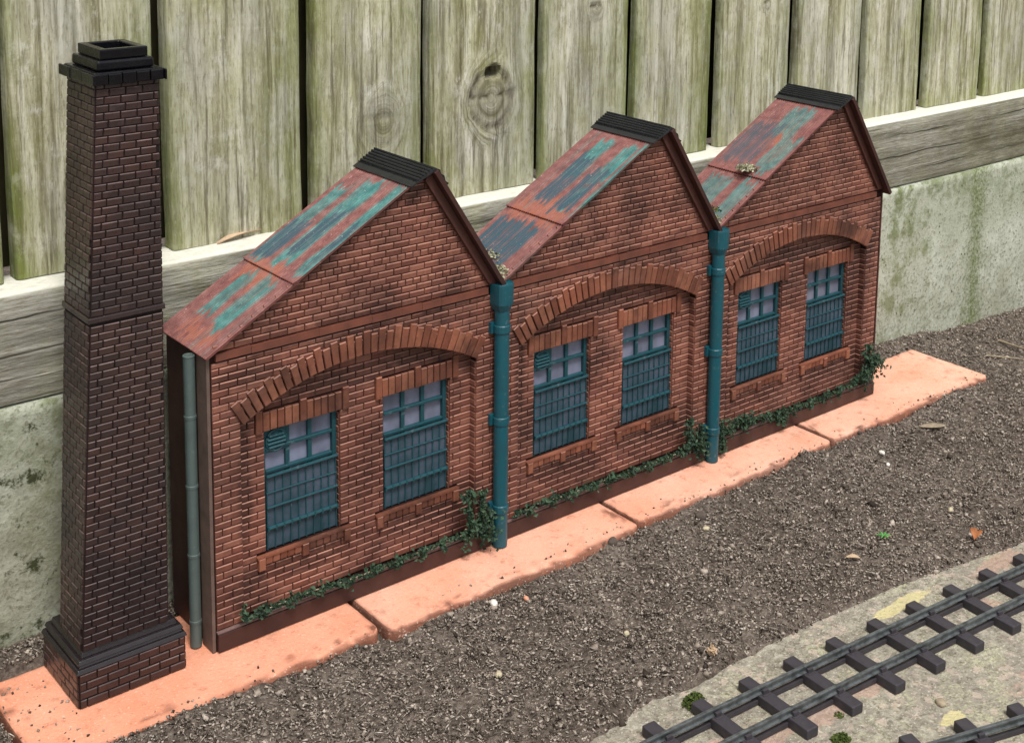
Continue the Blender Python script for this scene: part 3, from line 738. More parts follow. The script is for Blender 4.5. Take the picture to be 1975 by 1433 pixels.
# ------------------------------------------------------------------ terracotta tiles
TX = [(-.565,.432,'left'),(.447,1.455,''),(1.468,2.503,''),(2.518,3.575,'')]
TL = ['terracotta tile under the chimney at the left end of the row','terracotta tile under the first bay, joint beside the chimney tile',
      'terracotta tile under the middle bay between two joints','terracotta tile with bare end showing past the right side of the factory']
def tile(i):
    x0,x1,_ = TX[i]; y0,y1 = (-.196,-.222,-.204,-.200)[i],(.245,.205,.205,.205)[i]
    nx,ny = 60,26; th = .070; r = .032
    xs = np.linspace(0,1,nx); ys = np.linspace(0,1,ny)
    U,Vv = np.meshgrid(xs,ys,indexing='ij')
    def rounded(U,Vv,inset):
        X = x0+inset+(x1-x0-2*inset)*U; Y = y0+inset+(y1-y0-2*inset)*Vv
        rx = r
        for cx,sx in ((x0+rx,-1),(x1-rx,1)):
            for cy,sy in ((y0+rx,-1),(y1-rx,1)):
                k = ((X-cx)*sx > 0)&((Y-cy)*sy > 0)
                dx,dy = (X-cx),(Y-cy); m = np.maximum(np.abs(dx),np.abs(dy))+1e-9; l = np.hypot(dx,dy)+1e-9
                f = np.where(k, m/l*1.0, 1); X = np.where(k,cx+dx*f,X); Y = np.where(k,cy+dy*f,Y)
        return X,Y
    U2 = .5-.5*np.cos(np.pi*U); V2 = .5-.5*np.cos(np.pi*Vv)
    X,Y = rounded(U2,V2,.004)
    wob = (fbm(X,Y*0,5,3,i+1.)*.006+fbm(X,Y*0,40,3,i+6.)*.0035)*(1-Vv)**3+fbm(X*0,Y,8,3,i+2.)*.003*(1-2*U)
    Y = Y+wob*1.2
    e = np.minimum(np.minimum(X-x0,x1-X),np.minimum(Y-y0,y1-Y))
    Zt = -.0050*np.exp(-np.maximum(e-.001,0)/.0032)+fbm(X,Y,30,2,i+5.)*.0008+fbm(X,Y,6,3,i+3.)*.0018
    idx = np.arange(nx*ny).reshape(nx,ny)
    F = np.stack([idx[:-1,:-1],idx[1:,:-1],idx[1:,1:],idx[:-1,1:]],-1).reshape(-1,4)
    Vt = np.stack([X,Y,Zt],-1).reshape(-1,3)
    loop = [idx[k,0] for k in range(nx)]+[idx[-1,k] for k in range(1,ny)]+[idx[k,-1] for k in range(nx-2,-1,-1)]+[idx[0,k] for k in range(ny-2,0,-1)]
    n0 = len(Vt); cxm,cym = (x0+x1)/2,(y0+y1)/2
    rimv = []; rim2 = []
    for q in loop:
        x,y,z = Vt[q]; rimv.append((x+np.sign(x-cxm)*.002,y+np.sign(y-cym)*.003,z-.010)); rim2.append((x+np.sign(x-cxm)*.001,y+np.sign(y-cym)*.002,-th))
    nl = len(loop); Vt = np.vstack([Vt,rimv,rim2])
    Fs = [(loop[k],n0+k,n0+(k+1)%nl,loop[(k+1)%nl]) for k in range(nl)]+[(n0+k,n0+nl+k,n0+nl+(k+1)%nl,n0+(k+1)%nl) for k in range(nl)]
    F = np.vstack([F,np.array(Fs)])
    dirt = np.concatenate([np.clip(sm(.016,.0,e)*(.45+.9*fbm(X,Y,45,3,4.)),0,.9).ravel(), np.clip(.78+.35*fbm(np.arange(nl)*.11,np.arange(nl)*0.0,1.0,3,5.),.3,1), np.full(nl,1.)])
    # soil smudges near the edges
    sp = np.clip(sm(.25,.55,fbm(X,Y,26,4,8.+i))*sm(.09,.01,e)*.8,0,.8).ravel(); dirt[:nx*ny] = np.maximum(dirt[:nx*ny],sp)
    o = npmesh('terracotta_tile', Vt, F, TERRA, None, {'dirt':dirt,'pale':np.full(len(Vt),(.1,.55,.75,.8)[i])}, smooth=True)
    try: o.data.set_sharp_from_angle(angle=math.radians(42))
    except Exception: pass
    return tag(o, TL[i], 'tile', 'terracotta tiles under the factory')
for i in range(4): tile(i)

# ------------------------------------------------------------------ ground: path, soil, crumbs
def edge_y(x): return -.905-.012*np.maximum(x-.9,0)-.075*np.maximum(x-1.45,0)*.95-.085*np.maximum(x-1.9,0)+fbm(x,x*0,5,4,2.)*.018
def soil_h(x, y):
    base = -.047+.014*fbm(x,y,2.2,3,3.)+.020*fbm(x,y,7,4,6.)
    # banked up against the tile fronts, a little lower towards the path
    base = base+.036*np.exp(-np.maximum(-.20-y,0)/.10)*sm(3.7,3.3,x)*(.65+.7*fbm(x,y*0,3.5,4,12.))
    base = base+.030*sm(.55,-.15,x)*np.exp(-np.maximum(-.17-y,0)/.25)
    base = base-.05*sm(3.6,4.9,x)*sm(-.3,.3,y)
    base = np.where((x>-.58)&(x<3.6)&(y>-.19)&(y<np.where(x<.4,.24,.20)), np.minimum(base,-.045), base)
    base = base+.028*sm(.21,.30,y)*sm(2.9,3.3,x)*sm(4.2,3.6,x)+.03*sm(.2,.28,y)*sm(-.1,-.5,x)
    k = sm(-.030,.035,y-edge_y(x))
    return -.105*(1-k)+base*k
def soil_patch(name, x0,x1,y0,y1,step):
    nx,ny = int((x1-x0)/step)+1,int((y1-y0)/step)+1
    X,Y = np.meshgrid(np.linspace(x0,x1,nx),np.linspace(y0,y1,ny),indexing='ij')
    Zs = soil_h(X,Y)+fbm(X,Y,38,3,5.)*.008
    idx = np.arange(nx*ny).reshape(nx,ny)
    F = np.stack([idx[:-1,:-1],idx[1:,:-1],idx[1:,1:],idx[:-1,1:]],-1).reshape(-1,4)
    return np.stack([X,Y,Zs],-1).reshape(-1,3),F
V_,F_ = soil_patch('soil',-1.6,7.0,-1.45,.45,.012)
tag(npmesh('soil',V_,F_,SOIL,smooth=True), kind='structure')
g = MB(); g.quad((-60,-60,-.16),(60,-60,-.16),(60,60,-.16),(-60,60,-.16)); tag(g.build('ground',SOIL),kind='structure')
nx,ny = 260,130
X,Y = np.meshgrid(np.linspace(-4,9,nx),np.linspace(-5,-.80,ny),indexing='ij')
Zp = -.062+fbm(X,Y,3,4,1.)*.004+fbm(X,Y,20,2,2.)*.0012; Zp = np.where(Y>-.83,-.13,Zp)
idx = np.arange(nx*ny).reshape(nx,ny)
tag(npmesh('path',np.stack([X,Y,Zp],-1).reshape(-1,3),np.stack([idx[:-1,:-1],idx[1:,:-1],idx[1:,1:],idx[:-1,1:]],-1).reshape(-1,4),PATH,smooth=True),kind='structure')

def crumbs(n, x0,x1,y0,y1, smin, smax, keep=None):
    x = nrg.uniform(x0,x1,n); y = nrg.uniform(y0,y1,n)
    # more grains where the camera is nearer
    k = nrg.random(n) < np.clip(1.25-.16*(x+.6),.35,1); x,y = x[k],y[k]
    lim = edge_y(x)+nrg.normal(0,.012,len(x))
    ok = (y > lim) & ~((x>-.555)&(x<3.56)&(y>-.196+nrg.normal(0,.010,len(x)))&(y<np.where(x<.4,.238,.20)))
    ok &= y < .345
    x,y = x[ok],y[ok]; m = len(x)
    s = smin*(smax/smin)**(nrg.random(m)**1.7)
    octv = np.array([(1,0,0),(-1,0,0),(0,1,0),(0,-1,0),(0,0,1),(0,0,-1)],float); octf = np.array([(0,2,4),(2,1,4),(1,3,4),(3,0,4),(2,0,5),(1,2,5),(3,1,5),(0,3,5)])
    V = octv[None]*s[:,None,None]*nrg.uniform(.45,1.25,(m,6,1))
    V = V*nrg.uniform(.5,1.35,(m,1,3))+nrg.normal(0,.16,(m,6,3))*s[:,None,None]
    # random rotation
    q = nrg.normal(size=(m,4)); q /= np.linalg.norm(q,axis=1)[:,None]; a,b,c,d = q.T
    Rm = np.stack([1-2*(c*c+d*d),2*(b*c-a*d),2*(b*d+a*c),2*(b*c+a*d),1-2*(b*b+d*d),2*(c*d-a*b),2*(b*d-a*c),2*(c*d+a*b),1-2*(b*b+c*c)],-1).reshape(m,3,3)
    V = np.einsum('nij,nkj->nki',Rm,V)
    V[:,:,2] *= .8
    z = soil_h(x,y)+s*.25+nrg.normal(0,.0035,m)+.010*fbm(x,y,26,3,15.)
    V += np.stack([x,y,z],-1)[:,None,:]
    F = octf[None]+(np.arange(m)*6)[:,None,None]
    return V.reshape(-1,3),F.reshape(-1,3)
def tile_grains(n):
    x = nrg.uniform(-.50,3.55,n); e = np.abs(nrg.normal(0,.028,n)); y = -.196+e
    k = nrg.random(n) < .22; x = np.where(k,nrg.uniform(-.56,-.41,n),x); y = np.where(k,nrg.uniform(-.19,.2,n),y)
    keep = (fbm(x,y,7,3,31.) > .0)|(nrg.random(n) < .25); x,y = x[keep],y[keep]; m = len(x)
    s_ = .0022*(2.6**nrg.random(m))
    octv = np.array([(1,0,0),(-1,0,0),(0,1,0),(0,-1,0),(0,0,1),(0,0,-1)],float); octf = np.array([(0,2,4),(2,1,4),(1,3,4),(3,0,4),(2,0,5),(1,2,5),(3,1,5),(0,3,5)])
    V = octv[None]*s_[:,None,None]*nrg.uniform(.5,1.3,(m,6,1))+nrg.normal(0,.2,(m,6,3))*s_[:,None,None]
    zz = -.0050*np.exp(-np.maximum(y+.206,0)/.0032)
    V += np.stack([x,y,zz+s_*.4],-1)[:,None,:]
    return V.reshape(-1,3),(octf[None]+(np.arange(m)*6)[:,None,None]).reshape(-1,3)
parts = [tile_grains(260), crumbs(230000,-.75,5.2,-1.12,.345,.0022,.0074), crumbs(2600,-.75,5.2,-1.12,.345,.007,.017)]
# stray grains on tiles' front edge
Vs,Fs,o_ = [],[],0
for V_,F_ in parts: Vs.append(V_); Fs.append(F_+o_); o_ += len(V_)
tag(npmesh('soil_crumbs',np.vstack(Vs),np.vstack(Fs),CRUMB),kind='stuff')
# fibres and slivers of bark in the compost
m = 22000; x = nrg.uniform(-.7,5.0,m); y = nrg.uniform(-1.05,.33,m)
ok = (y > edge_y(x)+.02)&~((x>-.53)&(x<3.6)&(y>-.21)&(y<.22)); x,y = x[ok],y[ok]; m = len(x)
a = nrg.uniform(0,6.28,m); ln = nrg.uniform(.010,.034,m); w = nrg.uniform(.0008,.0022,m)
z = soil_h(x,y)+nrg.uniform(.004,.009,m); dz = nrg.normal(0,.25,m)*ln*.5
cx,sx = np.cos(a),np.sin(a)
V_ = np.stack([np.stack([x-cx*ln/2-sx*w,y-sx*ln/2+cx*w,z-dz],-1),np.stack([x-cx*ln/2+sx*w,y-sx*ln/2-cx*w,z-dz],-1),np.stack([x+cx*ln/2,y+sx*ln/2,z+dz],-1),np.stack([x,y,z+w*1.6],-1)],1)
F_ = np.array([(0,1,3),(1,2,3),(2,0,3),(0,2,1)])[None]+(np.arange(m)*4)[:,None,None]
tag(npmesh('bark_fibres',V_.reshape(-1,3),F_.reshape(-1,3),CRUMB),kind='stuff')

# ------------------------------------------------------------------ wall, rail, fence
nx,nz = 220,40
X,Zw = np.meshgrid(np.linspace(-6,12,nx),np.linspace(-.5,.722,nz),indexing='ij')
Yw = .352+fbm(X,Zw,6,4,3.)*.004
V_ = np.stack([X,Yw,Zw],-1).reshape(-1,3); idx = np.arange(nx*nz).reshape(nx,nz)
F_ = np.stack([idx[:-1,:-1],idx[1:,:-1],idx[1:,1:],idx[:-1,1:]],-1).reshape(-1,4)
tp = np.stack([X[:,-1],np.full(nx,.62),np.full(nx,.724)],-1); n0 = len(V_)
F2 = [(idx[k,-1],idx[k+1,-1],n0+k+1,n0+k) for k in range(nx-1)]
tp2 = np.stack([X[:,-1],np.full(nx,.62),np.full(nx,-.5)],-1)
F3 = [(n0+k,n0+k+1,n0+nx+k+1,n0+nx+k) for k in range(nx-1)]
tag(npmesh('concrete_wall',np.vstack([V_,tp,tp2]),np.vstack([F_,F2,F3]),CONC,smooth=True),'low mossy concrete wall under the grey timber rail of the fence','wall')

FEN = thing('wooden_fence','weathered board fence of wide vertical planks on a grey timber rail','fence',(0,.46,1.03))
# horizontal timber
nx = 240; prof = [(.364,.731),(.3615,.80),(.361,.90),(.3615,1.0),(.364,1.034),(.372,1.042),(.40,1.0435),(.50,1.044),(.54,1.044),(.54,.731)]
xs = np.linspace(-6,12,nx); P = np.array(prof); npf = len(prof)
V_ = np.zeros((nx,npf,3)); V_[:,:,0] = xs[:,None]; V_[:,:,1] = P[None,:,0]-.46; V_[:,:,2] = P[None,:,1]-1.03
V_[:,:,1] += fbm(V_[:,:,0],P[None,:,1]*6,3,4,5.)*.004; V_[:,:,2] += fbm(V_[:,:,0],P[None,:,1]*0+P[None,:,0],2,3,7.)*.006
idx = np.arange(nx*npf).reshape(nx,npf)
F_ = np.stack([idx[:-1,:-1],idx[1:,:-1],idx[1:,1:],idx[:-1,1:]],-1).reshape(-1,4)
stn = sm(3.55,4.2,V_[:,:,0])*.95*sm(-.0,-.05,V_[:,:,2])
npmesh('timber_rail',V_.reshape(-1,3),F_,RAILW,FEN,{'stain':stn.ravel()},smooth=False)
# boards: (left edge, right edge)
edges = [(-1.33,-.865),(-.84,-.388),(-.350,.072),(.115,.561),(.607,1.026),(1.062,1.523),(1.564,1.986),(2.027,2.443),(2.505,2.933),(2.985,3.417),(3.474,3.880),(3.946,4.379),(4.448,4.90),(4.95,5.40),(5.45,5.9)]
KN = {4:[(.869,1.355,.075,.25)],5:[(1.315,1.385,.088,1.0)],6:[(1.817,1.67,.026,.8)],8:[(2.78,1.62,.02,.4)]}
BLAB = {4:'board with a faint oval knot and crack',5:'board with a large cracked knot below a dark hole',6:'board with one small round knot near the top',12:'board with a yellow lichen streak'}
for bi,(x0,x1) in enumerate(edges):
    nxb = 34; zs = np.concatenate([np.arange(1.046,2.0,.012),[2.4,3.4,4.6,5.6]]); nzb = len(zs)
    tt = np.linspace(0,1,nxb); tt = np.concatenate([[0,.008,.02,.04],tt[2:-2],[.96,.98,.992,1]]); nxb = len(tt)
    X,Zb = np.meshgrid(x0+(x1-x0)*tt,zs,indexing='ij')
    T = tt[:,None]*np.ones((1,nzb))
    yo = rng.uniform(-.004,.006)
    e = np.minimum(T,1-T)*(x1-x0)
    Yb = .462+yo+.010*np.exp(-e/.0045)+fbm(X*1.0,Zb*.08,30,3,bi+1.)*.0030+fbm(X,Zb,7,3,bi+2.)*.0022
    X = X+fbm(Zb,Zb*0,3,3,bi+3.)*.006*np.where(T<.5,1,1.0)*(np.abs(T-.5)*2)
    knot = np.zeros(X.shape); kw = np.zeros(X.shape); kd = np.zeros(X.shape)
    for (kx,kz,r,st) in KN.get(bi,[]):
        d = np.hypot(X-kx,(Zb-kz)*.85)/r*(1+.08*fbm(X,Zb,25,2,3.)); knot = d; w = sm(1.75,.95,d); kw = np.maximum(kw,w)
        ang = np.arctan2(Zb-kz,X-kx)
        ringd = np.exp(-((d-1.0)/.13)**2)*st*np.clip(.75+.9*fbm(np.cos(ang)*2,np.sin(ang)*2,2,3,9.),0,1); kd = np.maximum(kd,ringd)
        core = sm(1.05,.9,d)*.30; kd = np.maximum(kd,core)
        crack = np.exp(-((Zb-kz-.012+.05*(X-kx)+.01*fbm(X,X*0,40,2,1.))/.0045)**2)*sm(1.2,.9,d)*min(1,st+.35); kd = np.maximum(kd,crack*.9)
        Yb = Yb+.012*ringd*st+.008*crack-.010*st*sm(1.9,.9,d)*(1-core)
    if bi==5:
        d = np.hypot((X-1.318)/.034,(Zb-1.478)/.026)+.25*fbm(X,Zb,40,2,2.); hole = sm(1.1,.7,d); Yb = Yb+.05*hole; kd = np.maximum(kd,hole)
    edg = np.clip(np.exp(-(1-T)*(x1-x0)/.085)*1.05+np.exp(-T*(x1-x0)/.030)+.5*sm(1.16,1.045,Zb),0,1)*rng.uniform(.55,1.0)
    cx = (x0+x1)/2
    V_ = np.stack([X-cx,Yb-.46,Zb-1.03],-1); idx = np.arange(nxb*nzb).reshape(nxb,nzb)
    F_ = np.stack([idx[:-1,:-1],idx[1:,:-1],idx[1:,1:],idx[:-1,1:]],-1).reshape(-1,4)
    V_ = V_.reshape(-1,3); n0 = len(V_); th = .064 if bi <= 3 else (.052 if bi <= 5 else .044)
    lb = V_[idx[0,:]].copy(); lb[:,1] = th; rb = V_[idx[-1,:]].copy(); rb[:,1] = th
    V_ = np.vstack([V_,lb,rb])
    Fx = [(idx[0,k],idx[0,k+1],n0+k+1,n0+k) for k in range(nzb-1)]+[(idx[-1,k+1],idx[-1,k],n0+nzb+k,n0+nzb+k+1) for k in range(nzb-1)]+[(n0+k,n0+k+1,n0+nzb+k+1,n0+nzb+k) for k in range(nzb-1)]
    F_ = np.vstack([F_,Fx])
    ext = lambda a,v=None: np.concatenate([a.ravel(),a[0,:] if v is None else np.full(nzb,v),a[-1,:] if v is None else np.full(nzb,v)])
    o = npmesh('fence_board',V_,F_,WOOD,FEN,{'edge':ext(edg),'knot':ext(knot),'knotw':ext(kw),'knotd':ext(kd)},smooth=True)
    try: o.data.set_sharp_from_angle(angle=math.radians(50))
    except Exception: pass
    o.location = (cx*S,0,0); o.rotation_euler = (0,math.radians(rng.uniform(-.25,.25)),0)
    if bi in BLAB: o['label'] = BLAB[bi]
# back layer of boards closing the gaps
for k in range(16):
    b = MB(); x0 = -1.6+k*.465; b.box(-.225,.225,.15,.19,.016,5.5)
    o = b.build('rear_board',DARKW,FEN,(x0+.225,0,0))

# ------------------------------------------------------------------ model railway tracks
def track(name, label, cy, x0, x1, first, spacing, S0=-.061):
    """cy(x) -> centre line y"""
    T = thing(name, label, 'model track', (first,float(cy(first)),S0), 'model railway tracks on the path')
    bx,by = first,float(cy(first))
    xs = np.linspace(x0,x1,60); ys = cy(xs); tx = np.gradient(xs); ty = np.gradient(ys); l = np.hypot(tx,ty); nxv,nyv = -ty/l,tx/l
    prof = [(-.0085,.030),(.0085,.030),(.0085,.0320),(.0020,.0340),(.0020,.0425),(.0050,.0445),(.0050,.0495),(.0040,.0505),(-.0040,.0505),(-.0050,.0495),(-.0050,.0445),(-.0020,.0425),(-.0020,.0340),(-.0085,.0320)]
    for side in (1,-1):
        r = MB(); n = len(prof)
        for i in range(len(xs)):
            for o_,z_ in prof:
                q = side*.0585+o_; r.v.append((xs[i]+nxv[i]*q-bx, ys[i]+nyv[i]*q-by, z_))
        for i in range(len(xs)-1):
            for k in range(n): r.f.append((i*n+k,(i+1)*n+k,(i+1)*n+(k+1)%n,i*n+(k+1)%n))
        r.f.append(tuple(range(n))); r.f.append(tuple((len(xs)-1)*n+k for k in reversed(range(n))))
        r.build('rail', RAILM, T)
    # moulded web strips under each rail
    for side in (1,-1):
        w = MB()
        for i in range(len(xs)-1):
            P = []
            for j in (i,i+1):
                for o_ in (-.006,.006):
                    q = side*.0585+o_; P.append((xs[j]+nxv[j]*q-bx, ys[j]+nyv[j]*q-by))
            (a,b,c,d) = P
            w.add([(a[0],a[1],.001),(b[0],b[1],.001),(d[0],d[1],.001),(c[0],c[1],.001),(a[0],a[1],.014),(b[0],b[1],.014),(d[0],d[1],.014),(c[0],c[1],.014)],[(7,6,5,4),(1,2,6,5),(3,0,4,7)])
        w.build('web', PLAST, T)
    sm_ = MB(); sm_.box(-.0210,.0210,-.135,.135,.001,.0295)
    cms = []
    for side in (1,-1):
        cm = MB(); c0 = side*.0585; cm.box(-.013,.013,c0-.021,c0+.021,.0292,.0312)
        for o_ in (-1,1):
            a_,b_ = sorted((c0+o_*.0058,c0+o_*.0150)); cm.box(-.0095,.0095,a_,b_,.0312,.0425)
        cms.append(cm)
    proto = None; x = first
    while x > x0: x -= spacing
    x += spacing
    while x < x1:
        d = .01; ang = math.atan2(float(cy(x+d)-cy(x-d)),2*d)
        if proto is None:
            s_ = sm_.build('sleeper', PLAST, T, bev=.003); proto = (s_,[cm.build('rail_chair', PLAST, s_, bev=.0012) for cm in cms])
        else:
            s_ = proto[0].copy(); COL.objects.link(s_); s_.parent = T
            for pc in proto[1]: c_ = pc.copy(); COL.objects.link(c_); c_.parent = s_
        s_.location = ((x-bx)*S,(float(cy(x))-by)*S,0); s_.rotation_euler = (0,0,ang+rng.uniform(-.012,.012))
        x += spacing
    return T
track('model_track','complete model track with both rails, nearest the soil bed',lambda x: -1.105-.070*(x-.787)-.0085*(x-.787)**2,-.2,3.6,.938,.1745)
track('model_track','second model track mostly cut off by the bottom right corner',lambda x: -1.566-.315*(x-1.248)+.02*(x-1.248)**2,.9,2.6,1.405,.172)

# ------------------------------------------------------------------ ivy, moss and litter
def leaves(pts, size, mat, name, flat=.0, up=.5, loc=None, parent=None):
    """many small folded leaves; pts = list of (pos, outward normal)"""
    vs,fs = [],[]; c0 = Vector(loc or (0,0,0))
    for p,nrm in pts:
        s_ = size*rng.uniform(.55,1.35); N = (Vector(nrm)+Vector((rng.gauss(0,.6),rng.gauss(0,.6),rng.gauss(0,.6)))).normalized()
        a = N.orthogonal().normalized(); a.rotate(__import__('mathutils').Quaternion(N,rng.uniform(0,6.28))); b = N.cross(a)
        P = Vector(p)-c0; n0 = len(vs)
        vs += [P-a*s_, P-a*s_*.1+b*s_*.62+N*s_*.25, P+a*s_*.9, P-a*s_*.1-b*s_*.62+N*s_*.25, P-a*s_*.05-N*s_*.12]
        fs += [(n0,n0+4,n0+1),(n0+4,n0+2,n0+1),(n0,n0+3,n0+4),(n0+4,n0+3,n0+2)]
    m_ = MB(); m_.v = [tuple(v) for v in vs]; m_.f = fs
    return m_.build(name, mat, parent, loc or (0,0,0))
def ivy(paths, label):
    pts = []; stems = MB(); c0 = (paths[0][0][0],-.02,paths[0][0][1])
    for path,wid,dens in [(p[:-2],p[-2],p[-1]) for p in paths]:
        for (xa,za),(xb,zb) in zip(path[:-1],path[1:]):
            L = math.hypot(xb-xa,zb-za); n = int(L*dens)
            stems.tube([(xa-c0[0],-.024-c0[1],za-c0[2]),(xb-c0[0],-.024-c0[1],zb-c0[2])],.0022,5)
            for k in range(n):
                t_ = rng.random(); cl = .55+.45*math.sin((xa+(xb-xa)*t_)*70+(za+(zb-za)*t_)*50)
                w = wid*1.25*(.12+1.2*cl)
                q = rng.gauss(0,.5)*w; dx,dz = -(zb-za)/L*q,(xb-xa)/L*q
                pts.append(((xa+(xb-xa)*t_+dx, -.018-abs(rng.gauss(0,.45))*w-.004, za+(zb-za)*t_+dz),(0,-1,.55)))
    root = thing('ivy', label, 'ivy', c0, 'ivy strands along the plinth')
    o = leaves(pts,.0084,IVY,'foliage',loc=c0,parent=None); o.location = (0,0,0); o.parent = root
    stems.build('stem', TWIG, root)
    return root
ivy([[(.075,.105),(.085,.080),(.16,.088),(.30,.090),(.42,.080),(.515,.080),(.66,.082),(.80,.085),(.93,.080),.014,900],
     [(.080,.125),(.083,.085),.012,500],[(.865,.23),(.875,.16),(.885,.085),.018,1500],[(.925,.215),(.93,.15),(.94,.06),.020,1700],[(.86,.10),(.955,.075),.045,3600]],
    'ivy trailing along the plinth of the left bay, bushy beside the first teal pipe')
ivy([[(1.062,.085),(1.14,.085),.016,1100],[(1.16,.093),(1.30,.083),(1.43,.086),(1.60,.078),(1.78,.080),(1.93,.082),.014,950],[(1.87,.20),(1.885,.12),.020,1500],[(1.86,.10),(1.955,.085),.036,3200],[(1.94,.16),(1.945,.05),.016,1200]],
    'ivy trailing along the plinth of the middle bay between the two teal pipes')
ivy([[(2.05,.085),(2.14,.125),(2.20,.100),.026,2100],[(2.14,.11),(2.28,.098),(2.42,.085),(2.55,.080),(2.70,.080),(2.84,.092),(2.97,.11),.016,1250],[(2.33,.075),(2.43,.050),.016,1500],[(2.925,.24),(2.94,.16),(2.96,.10),.022,1700],[(2.85,.10),(2.985,.13),(2.99,.18),.036,3000],[(2.056,.15),(2.058,.02),.014,1300]],
    'ivy trailing along the plinth of the right bay, thick at the far corner')
def clump(name,label,cat,mat,c,r,n,size,squash=.6,group=None):
    pts = []
    for k in range(n):
        v = Vector((rng.gauss(0,1),rng.gauss(0,1),rng.gauss(0,1))).normalized()*(rng.random()**.4)
        pts.append(((c[0]+v.x*r[0],c[1]+v.y*r[1],c[2]+abs(v.z)*r[2]),(v.x,v.y,abs(v.z)+.4)))
    o = leaves(pts,size,mat,name,loc=c); return tag(o,label,cat,group)
clump('moss_clump','pale moss filling the roof valley above the first teal pipe','moss',MOSSP,(1.032,.03,.905),(.028,.05,.030),240,.006)
clump('moss_clump','greener moss scattered up the foot of the middle roof','moss',MOSSP,(1.065,.13,.932),(.035,.06,.020),170,.0055)
clump('moss_clump','moss in the roof valley above the second teal pipe','moss',MOSSP,(2.03,.03,.910),(.026,.045,.026),200,.0055)
clump('moss_clump','green moss creeping up the foot of the right roof','moss',MOSSG,(2.066,.09,.938),(.04,.06,.014),130,.0055)
clump('lichen_tuft','whitish lichen tuft growing on the sheet lap of the right roof','lichen',MOSSP,(2.262,.085,1.062),(.042,.042,.022),330,.0058)
clump('moss_clump','dark moss tuft at the path edge beside the first sleeper','moss',MOSSG,(.962,-.955,-.066),(.040,.026,.034),420,.0062)
clump('moss_clump','dark moss tuft on the path in front of the complete track','moss',MOSSG,(1.150,-1.318,-.063),(.032,.026,.020),320,.0058)
clump('moss_clump','small moss spot on the path between sleeper ends','moss',MOSSG,(1.235,-1.245,-.062),(.016,.014,.008),70,.0045)

def lump(name,label,cat,mat,c,r,seed=0,group=None):
    import bmesh
    b = bmesh.new(); bmesh.ops.create_icosphere(b,subdivisions=3,radius=1)
    me = bpy.data.meshes.new(name)
    for v in b.verts:
        k = 1+.22*mn.noise(v.co*1.3+Vector((seed*7.1,0,0)))+.10*mn.noise(v.co*4+Vector((0,seed*3,0)))
        v.co = Vector((v.co.x*r[0]*k*S,v.co.y*r[1]*k*S,v.co.z*r[2]*k*S))
    b.to_mesh(me); b.free(); me.materials.append(mat); me.polygons.foreach_set('use_smooth',[True]*len(me.polygons))
    o = bpy.data.objects.new(name,me); COL.objects.link(o); o.location = (c[0]*S,c[1]*S,c[2]*S); o.rotation_euler = (0,0,rng.uniform(0,3))
    return tag(o,label,cat,group)
sh = lambda x,y: float(soil_h(np.array([x]),np.array([y]))[0])
lump('pebble','white rounded pebble on the soil in front of the first tile joint','pebble',PEBW,(.800,-.255,sh(.80,-.255)+.010),(.017,.012,.009),1)
lump('pebble','pinkish pebble beside the white pebble on the soil','pebble',TERRA,(.905,-.285,sh(.905,-.285)+.006),(.011,.008,.007),2)
lump('soil_clod','dark round clod of earth at the front edge of the middle tile','clod',CLOD,(1.318,-.226,-.016),(.017,.015,.021),3)
lump('soil_clod','dark clod on the soil just past the middle tile front','clod',CLOD,(1.70,-.27,sh(1.7,-.27)+.010),(.020,.016,.014),4)
lump('pebble','cream pebble on the soil below the middle tile','pebble',PEBY,(1.66,-.33,sh(1.66,-.33)+.008),(.013,.010,.008),5)
lump('pebble','tan stone in the open soil left of the track','pebble',PEBY,(.60,-.54,sh(.60,-.54)+.008),(.014,.010,.008),6)
lump('pebble','yellow chip in the middle of the soil bed','chip',PEBY,(1.02,-.62,sh(1.02,-.62)+.008),(.009,.008,.009),7)
lump('pebble','pale stone in the soil near the right edge','pebble',PEBY,(2.44,-.78,sh(2.44,-.78)+.008),(.012,.010,.009),8)
lump('pebble','cream stone in the soil below the right tile','pebble',PEBW,(2.60,-.36,sh(2.60,-.36)+.008),(.014,.009,.009),9)
lump('pebble','second cream stone just below the cream stone by the right tile','pebble',PEBW,(2.56,-.42,sh(2.56,-.42)+.007),(.010,.008,.007),10)
lump('path_stone','brown stone set on the path beside the yellow lichen patch','stone',TWIG,(1.50,-1.39,-.058),(.018,.014,.008),11)
def leaf_flat(name,label,mat,c,L,W,ang,curl,tilt=.2):
    m_ = MB(); n = 10; rows = []
    for k in range(n+1):
        t_ = k/n; w = W*math.sin(math.pi*min(max(t_,.03),.97))**.8
        zc = curl*math.sin(math.pi*t_)+tilt*L*(t_-.5)*.4
        rows.append([((t_-.5)*L,-w,zc+curl*.6),((t_-.5)*L,-w*.4,zc+.1*curl),((t_-.5)*L,w*.4,zc+.1*curl),((t_-.5)*L,w,zc+curl*.8)])
    for r_ in rows: m_.v += [(x*math.cos(ang)-y*math.sin(ang),x*math.sin(ang)+y*math.cos(ang),z) for x,y,z in r_]
    for k in range(n):
        for j in range(3): m_.f.append((k*4+j,(k+1)*4+j,(k+1)*4+j+1,k*4+j+1))
    o = m_.build(name,mat,None,c,smooth=True)
    sd = o.modifiers.new('Solidify','SOLIDIFY'); sd.thickness = .0012*S
    return tag(o,label,'leaf')
leaf_flat('dry_leaf','curled brown dry leaf on the soil at the far right path edge',DRYLEAF,(2.330,-.955,sh(2.33,-.955)+.022),.060,.020,.4,.012)
leaf_flat('dry_leaf','thin pale dry leaf lying on top of the timber rail',PALELEAF,(.330,.455,1.052),.16,.014,.12,.010)
